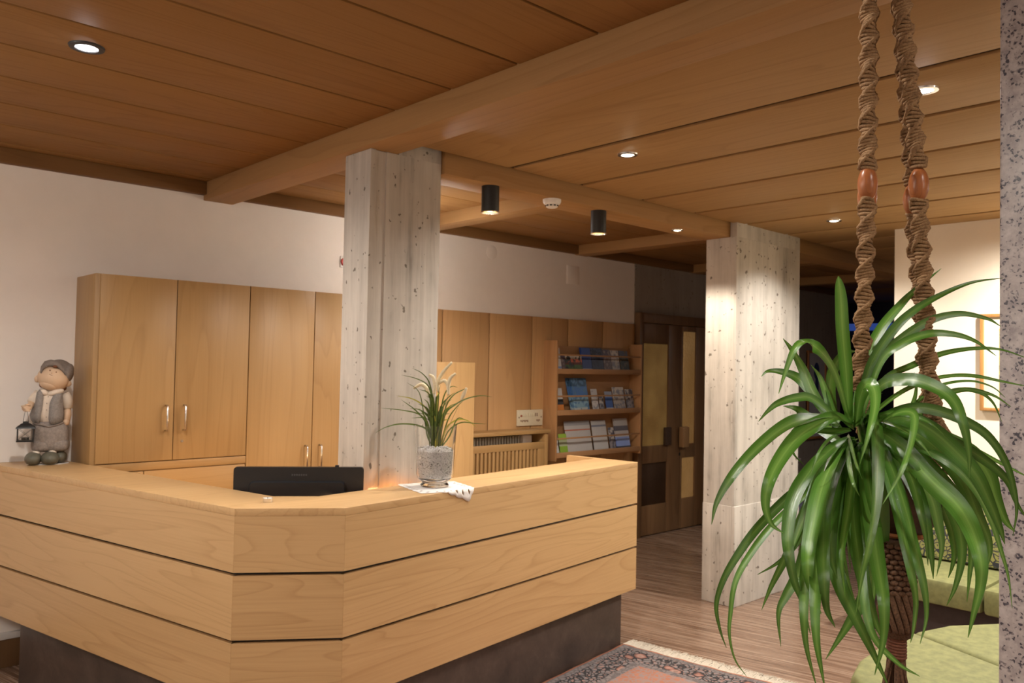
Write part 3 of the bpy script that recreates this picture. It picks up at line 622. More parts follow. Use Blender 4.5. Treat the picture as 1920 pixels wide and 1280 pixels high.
# bottom shelf
brochure(.05,.06,z1,.20,'white','white leaflet at the left end of the bottom rack shelf')
brochure(.112,.10,z1,.18,'green','lime green brochure on the bottom rack shelf',1,.2,0,-.012)
brochure(.215,.15,z1,.285,'news','grey news leaflet with a red line, left one on the bottom shelf')
brochure(.362,.19,z1,.285,'news','grey news leaflet with a red line, right one on the bottom shelf')
brochure(.575,.20,z1,.28,'news2','white leaflet with a dark headline on the bottom shelf')
brochure(.80,.08,z1,.21,'grey','narrow grey leaflet on the bottom shelf beside the plastic-wrapped one')
brochure(.905,.19,z1,.29,'ice','shiny plastic-wrapped magazine at the right end of the bottom shelf',2)
# ------------------------------------------------------------ computer monitor seen from behind
pL, pR = Vector((1.555,3.458)), Vector((2.015,3.130)); mid = (pL+pR)/2; ang = math.atan2(pR.y-pL.y, pR.x-pL.x); MW = (pR-pL).length
mon = thing('computer_monitor', 'black flat computer monitor seen from behind the counter top', 'monitor', (mid.x,mid.y,.74), ang)
zt_, zb_ = .447, .105
def rr(x0, x1, z0, z1, r, y0, y1, name, mat, p, taper=0):
    pts = []
    for cx, cz, a0 in ((x1-r,z1-r,0),(x0+r,z1-r,90),(x0+r,z0+r,180),(x1-r,z0+r,270)):
        for k in range(5): a = math.radians(a0+k*22.5); pts.append((cx+r*math.cos(a), cz+r*math.sin(a)))
    bm = bmesh.new(); n = len(pts); cx, cz = (x0+x1)/2, (z0+z1)/2
    fr = [bm.verts.new((cx+(x-cx)*(1-taper), y0, cz+(z-cz)*(1-taper*1.4))) for x, z in pts]; bk_ = [bm.verts.new((x,y1,z)) for x, z in pts]
    fs = [bm.faces.new(fr), bm.faces.new(bk_[::-1])]+[bm.faces.new((fr[i],bk_[i],bk_[(i+1)%n],fr[(i+1)%n])) for i in range(n)]
    bmesh.ops.recalc_face_normals(bm, faces=fs); return mesh(name, bm, mat, p, auto=True)
rr(-MW/2, MW/2, zb_, zt_, .014, -.014, .012, 'rear_shell', M_blackpl, mon)
rr(-MW/2+.004, MW/2-.004, zb_+.004, zt_-.004, .01, .012, .020, 'screen_bezel', M_blackpl, mon)
rr(-.215, .205, zb_+.02, zt_-.060, .02, -.040, -.012, 'rear_bulge', M_blackpl, mon, .03)
M_emb = plain('embossed_grey', (.06,.06,.065), .4, noise_amt=.1)
for k in range(7): box('raised_letter', -.033+k*.010, -.0265+k*.010, -.0155, -.0138, zt_-.038, zt_-.030, M_emb, mon)
box('neck', -.03, .03, -.035, -.005, .01, zb_+.06, M_blackpl, mon, .004); box('foot', -.11, .11, -.075, .075, 0, .012, M_blackpl, mon, .005)
box('webcam', .155, .172, -.006, .008, zt_-.002, zt_+.008, M_blackpl, mon, .002)

# ------------------------------------------------------------ tea light
t = thing('tealight_candle', 'small tealight candle in a metal cup on the counter corner', 'candle', (1.517,3.055,ZT))
lathe('cup', [(0,.0005),(.0185,.0005),(.0195,.002),(.0195,.0165),(.0188,.0165),(.0188,.012)], M_chrome, t, cap=False); lathe('wax', [(0,.0135),(.0187,.0135),(.0187,.003)], plain('white_wax',(.85,.82,.78),.4,noise_amt=.02), t)
tube('wick', [(0,0,.013),(0,0,.018),(.001,0,.020)], .0008, M_black, t, 6)

# ------------------------------------------------------------ lace doily, vase, gravel, artificial grass
VX, VY = 2.305, 2.985
RT = Vector((.732,-.681,0)); TC = Vector((-.681,-.732,0))          # sideways and forwards across the counter
doily = tag(empty('lace_doily', (VX,VY,ZT)), 'white lace doily under the grass vase, one corner hanging over the counter edge', 'doily')
bm = bmesh.new(); nr, na = 9, 96; grid = []; uv_n = Vector((nR.x,nR.y)); frontd = (Vector((VX,VY))-B_).dot(uv_n)
def dz(p):
    d = -(Vector((p.x,p.y)).dot(uv_n)) - (frontd+.004)
    if d > 0: return Vector((p.x+uv_n.x*d, p.y+uv_n.y*d, .0015-d))
    return Vector((p.x,p.y,.0015))
for i in range(nr+1):
    row = []
    for k in range(na):
        a = 2*PI*k/na; sq = 1/max(abs(math.cos(a+.23)),abs(math.sin(a+.23)))**.95
        R_ = .142*sq*(1+.05*abs(math.sin(10*a))); r = R_*i/nr
        p = Vector((r*math.cos(a)+.004, r*math.sin(a)-.022, 0)); row.append(bm.verts.new(dz(p)))
    grid.append(row)
for i in range(nr):
    for k in range(na):
        if i == nr-2 and k%4 == 1: continue
        bm.faces.new((grid[i][k],grid[i+1][k],grid[i+1][(k+1)%na],grid[i][(k+1)%na]))
bmesh.ops.remove_doubles(bm, verts=bm.verts, dist=1e-6); M_lace = plain('white_lace', (.80,.77,.75), .9, noise_amt=.08, nscale=300, bumpy=.3)
o = mesh('cloth', bm, M_lace, doily, smooth=True); md = o.modifiers.new('thick','SOLIDIFY'); md.thickness = .0012; md.offset = 1
vase = thing('glass_vase', 'clear flared glass vase holding grey-white gravel on the doily', 'vase', (VX,VY,ZT+.003))
outp = [(0,0),(.052,0),(.066,.003),(.066,.010),(.056,.018),(.062,.026),(.080,.040),(.0865,.060),(.0885,.11),(.092,.19),(.098,.284)]
inp = [(.0955,.284),(.0895,.19),(.086,.11),(.0835,.062),(.076,.044),(.050,.030),(0,.029)]
lathe('glass', outp+inp, M_glass, vase, n=48, cap=False)
M_grav = None
m, ns, ls, b = nt('grey_white_gravel'); v = ns.new('ShaderNodeTexVoronoi'); v.inputs['Scale'].default_value = 190; cc = coords(ns, ls, rnd=False); ls.new(cc.outputs[0], v.inputs['Vector'])
sep = ns.new('ShaderNodeSeparateColor'); ls.new(v.outputs['Color'], sep.inputs[0]); r = ramp(ns, [(0,(.20,.19,.18)),(.07,(.50,.48,.46)),(.18,(.78,.76,.74)),(1,(.90,.88,.87))]); ls.new(sep.outputs[0], r.inputs[0]); ls.new(r.outputs[0], b.inputs['Base Color']); b.inputs['Roughness'].default_value = .8
bump(ns, ls, b, v.outputs['Distance'], .9, -.006); M_grav = m
bm = bmesh.new(); add_lathe(bm, [(0,.031),(.049,.0315),(.0745,.0455),(.082,.063),(.0845,.11),(.0868,.165),(.075,.176),(.04,.180),(0,.182)], 40)
tops = [(random.uniform(0,.078), random.uniform(0,2*PI)) for _ in range(260)]
for r_, a in tops:
    q = random.uniform(.003,.006); add_ball(bm, (r_*math.cos(a), r_*math.sin(a), .174+.006*(1-r_/.08)+random.uniform(0,.006)), (q*1.2,q,q*.8), None, 6, 4)
gv = stuff(mesh('gravel', bm, M_grav, None, (VX,VY,ZT+.003))); tag(gv, 'grey and white decorative gravel filling the glass vase', 'gravel')
grass = thing('artificial_grass', 'artificial ornamental grass with cream plumes standing in the glass vase', 'plant', (VX,VY,ZT+.17))
S_ = 3.78/1516/4.268           # crop pixel to metre
def gp(x, y, d=0.0):
    p = RT*((x-490)*S_) + TC*d; return (p.x, p.y, (790-y)*S_)
def blade_mesh(pts, w, fold=.12, facing=None, sub=5, prof=None, tip=2.2, thick=0.0, tw=0.0, strap=False):
    P_ = spline(pts, sub); n = len(P_); bm = bmesh.new(); uvl = bm.loops.layers.uv.new('UVMap'); rows_ = []
    for i, p in enumerate(P_):
        t_ = i/(n-1); T = (P_[min(i+1,n-1)]-P_[max(i-1,0)]).normalized(); F = facing(t_) if callable(facing) else facing
        s = T.cross(F); s = s.normalized() if s.length > 1e-4 else Vector((1,0,0)); s = Matrix.Rotation(tw*t_, 3, T) @ s; nn = s.cross(T).normalized()
        base = min(1, .55+1.6*t_); ww = .5*w*base*max(0,1-t_**tip)**.75 + .0002
        if strap: ww = .5*w*(.42+.58*min(1,t_/.35)**.8)*max(0,1-t_**1.7)**.9*(1 if t_ < .5 else 1-.25*(t_-.5)) + .0003
        rows_.append(([bm.verts.new(p-s*ww+nn*fold*ww), bm.verts.new(p-s*ww*.5+nn*fold*.35*ww), bm.verts.new(p-nn*fold*.25*ww), bm.verts.new(p+s*ww*.5+nn*fold*.35*ww), bm.verts.new(p+s*ww+nn*fold*ww)], t_))
    for (a, ta), (c, tb) in zip(rows_, rows_[1:]):
        for k in range(4):
            f = bm.faces.new((a[k],a[k+1],c[k+1],c[k]))
            for lp, uvv in zip(f.loops, ((k/4,ta),((k+1)/4,ta),((k+1)/4,tb),(k/4,tb))): lp[uvl].uv = uvv
    return bm
def add_blade(pts, w, m, f=None): mesh('blade', blade_mesh(pts, w, .3, f or (TC+Vector((0,0,.3))).normalized(), 4), m, grass, smooth=True)
BL = [[(500,795),(450,640),(380,520),(250,480),(60,462)],[(480,790),(430,640),(330,595),(200,590),(90,620),(15,665)],[(490,790),(450,600),(410,470),(300,395),(160,370)],[(500,790),(475,500),(440,280),(380,190),(295,145)],
 [(500,790),(480,450),(430,290),(340,230),(215,200)],[(520,790),(560,520),(640,430),(740,375),(850,350),(935,358)],[(530,790),(570,620),(660,550),(740,555),(815,610)],[(530,790),(590,640),(690,570),(800,575),(890,578)],
 [(515,790),(530,480),(560,340),(610,285),(660,290)],[(520,790),(560,480),(620,360),(700,310),(720,300)],[(490,790),(440,620),(400,540),(300,540)],[(500,790),(430,600),(330,480),(210,395)],[(495,790),(430,700),(400,560),(350,340),(250,262)],[(520,790),(580,560),(640,460),(700,400)],[(520,790),(600,680),(660,540),(730,545)]]
for i, b_ in enumerate(BL):
    d = random.uniform(-.06,.06); n = len(b_); add_blade([gp(x,y,d*k/(n-1)) for k, (x,y) in enumerate(b_)], random.uniform(.006,.0085), M_bladey if i in (2,6) else M_blade)
for i in range(46):
    a = random.uniform(0,2*PI); h = random.uniform(.16,.32); sp_ = random.uniform(.01,.11); bx_, by_ = random.uniform(-.02,.02), random.uniform(-.02,.02)
    dx, dy = math.cos(a), math.sin(a)
    pts = [(bx_,by_,0),(bx_+dx*sp_*.15,by_+dy*sp_*.15,h*.45),(bx_+dx*sp_*.45,by_+dy*sp_*.45,h*.8),(bx_+dx*sp_,by_+dy*sp_,h*random.uniform(.85,1.0))]
    add_blade(pts, random.uniform(.006,.010), M_bladey if i%11 == 5 else M_blade)
M_plume = plain('cream_plume', (.72,.62,.42), .95, noise_amt=.18, nscale=500, bumpy=.6)
M_stem = plain('tan_stem', (.30,.24,.10), .7, noise_amt=.2)
PLM = [[(500,330),(498,250),(535,175),(605,92)],[(590,350),(585,280),(600,220),(642,180)],[(475,345),(479,270),(465,215),(432,193)],[(425,355),(405,305),(360,275),(300,308)],[(690,390),(708,345),(730,292)],[(585,320),(575,262),(545,240),(505,266)]]
for i, q in enumerate(PLM):
    d = (-.02,.02,.03,-.03,.02,.01)[i]; pts = spline([gp(x,y,d) for x,y in q], 7); n = len(pts)
    bm = bmesh.new(); add_tube(bm, pts, [.0040+.0048*math.sin(PI*min(1,.12+.80*k/(n-1)))*(1+.15*math.sin(k*2.3)) for k in range(n)], 8)
    pl = mesh('plume', bm, M_plume, grass, smooth=True)
    tube('stem', spline([gp(505,795,0), gp((505+q[0][0])/2, (795+q[0][1])/2, d*.5), gp(*q[0],d)],4), .0011, M_stem, grass, 5)

# ------------------------------------------------------------ garden-boy figurine
K = 4.30/1516/5.333
fig = thing('boy_figurine', 'ceramic figurine of a boy in grey cap and waistcoat looking up, on the counter end', 'figurine', (1.141,4.815,ZT), 0)
RTf = Vector((.974,-.228,0)); TCf = Vector((-.228,-.974,0)); fx = Matrix((RTf,-TCf,Vector((0,0,1)))).transposed()      # local: x to the right of the viewer, y away, z up
fig.rotation_euler = fx.to_euler(); fig.scale = (.90,.95,1)
def F(x, y, d=0): return Vector(((x-490)*K, -d, (1125-y)*K))
M_skin = plain('painted_skin', (.62,.44,.30), .6, noise_amt=.06, nscale=20); M_shirt = plain('cream_painted_shirt', (.66,.57,.48), .75, noise_amt=.06, nscale=60)
M_vest = plain('grey_waistcoat', (.235,.215,.205), .85, noise_amt=.2, nscale=120, bumpy=.2); M_trs = plain('grey_trousers', (.24,.205,.185), .85, noise_amt=.22, nscale=90, bumpy=.25)
M_cap = plain('grey_brown_cap', (.20,.165,.145), .85, noise_amt=.15, nscale=110, bumpy=.2); M_shoe = plain('olive_grey_shoe', (.105,.10,.075), .5, noise_amt=.15, nscale=40); M_hair = plain('auburn_hair', (.16,.06,.025), .7, noise_amt=.3, nscale=90)
lathe('base', [(0,0),(.108,0),(.108,.003),(0,.0035)], M_whitepl, fig, (.0,0,0), n=32).scale = (1,.62,1)
for cx, w, dd in ((345,84,.040),(505,92,.050)):
    ball('shoe', F(cx,1064,dd), (w*K,.066,68*K), M_shoe, fig, f=lambda p: Vector((p.x,p.y,max(p.z,-.8))))
ball('shoe_heel', F(605,1060,.0), (66*K,.06,62*K), M_shoe, fig, f=lambda p: Vector((p.x,p.y,max(p.z,-.8))))
for cx in (368,525): ball('sock', F(cx,1006,.032), (44*K,.03,24*K), M_shirt, fig)
def squarish(e): return lambda p: Vector((math.copysign(abs(p.x)**e,p.x), math.copysign(abs(p.y)**e,p.y), math.copysign(abs(p.z)**e,p.z)))
ball('trousers', F(498,850,0), (186*K,.066,158*K), M_trs, fig, f=squarish(.62), u=28, v=18)
for cx in (415,590): ball('trouser_leg', F(cx,935,.006), (100*K,.062,70*K), M_trs, fig, f=squarish(.7))
tube('belt', [F(330,722,.058)+Vector((0,.02,0)),F(400,728,.062),F(480,752,.066),F(560,735,.062),F(625,712,.05)], .004, M_cap, fig)
ball('shirt', F(480,560,0), (140*K,.060,178*K), M_shirt, fig, f=squarish(.75), u=24, v=16)
for sgn, pts in ((-1,[(385,390),(415,430),(418,520),(405,620),(385,715),(330,712),(300,640),(335,540),(352,450)]),(1,[(590,400),(520,445),(485,520),(480,620),(492,722),(560,722),(612,700),(612,560),(600,450)])):
    bm = bmesh.new(); q = [F(x,y,0) for x,y in pts]; cxx = sum(p.x for p in q)/len(q)
    def dep_(p): return -.064*math.sqrt(max(.05,1-min(1,((p.x+10*K)/(150*K))**2)*.85))-.004
    fr = [bm.verts.new((p.x,dep_(p),p.z)) for p in q]; bk_ = [bm.verts.new((p.x*1.03,dep_(p)*.3+.012,p.z)) for p in q]
    ctr = bm.verts.new((cxx,-.070,sum(p.z for p in q)/len(q)))
    for i in range(len(q)): j = (i+1)%len(q); bm.faces.new((fr[i],fr[j],ctr)); bm.faces.new((fr[i],bk_[i],bk_[j],fr[j]))
    bmesh.ops.recalc_face_normals(bm, faces=bm.faces[:]); bmesh.ops.subdivide_edges(bm, edges=bm.edges[:], cuts=1, smooth=.4, use_grid_fill=True)
    mesh('waistcoat_half', bm, M_vest, fig, smooth=True)
ball('waistcoat_back', F(490,560,-.022), (146*K,.046,182*K), M_vest, fig, f=squarish(.75))
for y in (455,520,585,655): ball('button', F(455 if y > 470 else 468,y,.0665), (.0028,.002,.0028), M_cap, fig, u=10, v=6)
ball('collar', F(425,415,.045), (42*K,.02,30*K), M_shirt, fig, M=Matrix.Rotation(.5,3,'Y')); ball('collar', F(535,415,.042), (85*K,.026,30*K), M_shirt, fig, M=Matrix.Rotation(-.28,3,'Y'))
tube('sleeve', [F(375,430,0),F(340,470,.012),F(310,515,.03)], [.026,.027,.024], M_shirt, fig, 14)
tube('forearm', [F(318,510,.02),F(300,545,.04),F(285,560,.055)], [.018,.017,.017], M_skin, fig, 12)
ball('hand', F(268,566,.062), (46*K,.024,36*K), M_skin, fig)
for k in range(4): tube('finger', [F(222+k*7,548+k*13,.070),F(245+k*6,546+k*13,.088),F(290+k*4,552+k*13,.086)], .0052, M_skin, fig, 8)
tube('thumb', [F(300,540,.075),F(275,530,.088),F(258,536,.09)], .005, M_skin, fig, 8)
tube('sleeve', [F(620,430,0),F(655,500,.0),F(660,580,.004)], [.028,.030,.027], M_shirt, fig, 14)
tube('forearm', [F(655,570,.004),F(662,640,.012),F(650,715,.02)], [.020,.021,.018], M_skin, fig, 12); ball('hand', F(648,715,.024), (36*K,.022,34*K), M_skin, fig)
tilt = Matrix.Rotation(-.25,3,'Y') @ Matrix.Rotation(-.35,3,'X')
ball('head', F(510,278,.012), (158*K,.074,122*K), M_skin, fig, M=Matrix.Rotation(.22,3,'Y'), u=28, v=18)
ball('chin', F(480,335,.022), (105*K,.055,62*K), M_skin, fig, M=Matrix.Rotation(.2,3,'Y'))
ball('ear', F(356,285,-.004), (30*K,.012,36*K), M_skin, fig); ball('ear', F(645,328,.012), (46*K,.018,34*K), M_skin, fig)
ball('nose', F(497,222,.078), (.0055,.006,.0045), M_skin, fig, u=12, v=8)
for x, y in ((474,196),(534,213)): ball('eye', F(x,y,.073), (.0036,.0025,.0040), M_hair, fig, u=10, v=6)
tube('mouth', [F(468,234,.0785),F(490,244,.082),F(512,240,.080)], .0012, M_hair, fig, 6)
ball('cheek', F(540,268,.070), (.014,.010,.011), plain('rosy_cheek',(.62,.36,.24),.6,noise_amt=.05), fig)
ball('cap', F(572,215,-.026), (140*K,.070,126*K), M_cap, fig, M=Matrix.Rotation(.35,3,'Y'), u=28, v=18)
ball('cap_side', F(640,235,-.006), (64*K,.058,112*K), M_cap, fig, M=Matrix.Rotation(.35,3,'Y'))
bm = bmesh.new(); Q_ = [(378,225),(385,160),(420,105),(480,90),(545,100),(590,140),(620,200)]; I_ = [(392,228),(410,178),(445,150),(500,148),(545,160),(585,195),(628,250)]
a1 = [bm.verts.new(F(x,y,.040)) for x,y in Q_]; a2 = [bm.verts.new(F(x,y,.060)) for x,y in I_]; a3 = [bm.verts.new(F(x+4,y+6,.030)) for x,y in Q_]; a4 = [bm.verts.new(F(x,y+4,.046)) for x,y in I_]
for i in range(len(Q_)-1):
    bm.faces.new((a1[i],a1[i+1],a2[i+1],a2[i])); bm.faces.new((a3[i],a4[i],a4[i+1],a3[i+1])); bm.faces.new((a1[i],a3[i],a3[i+1],a1[i+1])); bm.faces.new((a2[i],a2[i+1],a4[i+1],a4[i]))
bmesh.ops.recalc_face_normals(bm, faces=bm.faces[:]); mesh('cap_brim', bm, M_cap, fig, smooth=True)
ball('hair_tuft', F(522,157,.062), (22*K,.008,13*K), M_hair, fig); ball('hair_tuft', F(400,342,.0), (26*K,.02,28*K), M_hair, fig); ball('hair_tuft', F(618,372,-.02), (26*K,.02,30*K), M_hair, fig)
# lantern in the figurine's hand
lan = thing('toy_lantern', 'tiny black metal lantern with glass panes hanging from the figurine hand', 'lantern', (0,0,0))
p = F(266,885,.085); p = fx @ Vector((p.x*.9,p.y*.95,p.z)); lan.location = (1.141+p.x, 4.815+p.y, ZT+p.z); lan.rotation_euler = fx.to_euler()
w_, hh = .040, .070
lathe('base', [(0,0),(.055,0),(.056,.004),(.05,.006),(0,.006)], M_black, lan, n=4, rot=(0,0,PI/4)); lathe('roof', [(.062,.068),(.060,.072),(.030,.090),(.018,.094),(.018,.102),(.0,.103)], M_black, lan, n=4, rot=(0,0,PI/4))
for sx in (-1,1):
    for sy in (-1,1): box('corner_post', sx*.035-.0025, sx*.035+.0025, sy*.035-.0025, sy*.035+.0025, .005, .070, M_black, lan)
    box('pane', sx*.034-.0006, sx*.034+.0006, -.032, .032, .006, .068, M_glass, lan); box('pane', -.032, .032, sx*.034-.0006, sx*.034+.0006, .006, .068, M_glass, lan)
    tube('cross_wire', [(-.032,sx*.036,.01),(.032,sx*.036,.066)], .0008, M_black, lan, 5); tube('cross_wire', [(.032,sx*.036,.01),(-.032,sx*.036,.066)], .0008, M_black, lan, 5)
lathe('candle_cup', [(0,.006),(.018,.006),(.018,.020),(0,.020)], M_black, lan)
tube('bail_wire', [(-.012,0,.10),(-.008,0,.135),(0,0,.180),(.008,0,.135),(.012,0,.10)], .0012, M_black, lan, 6)
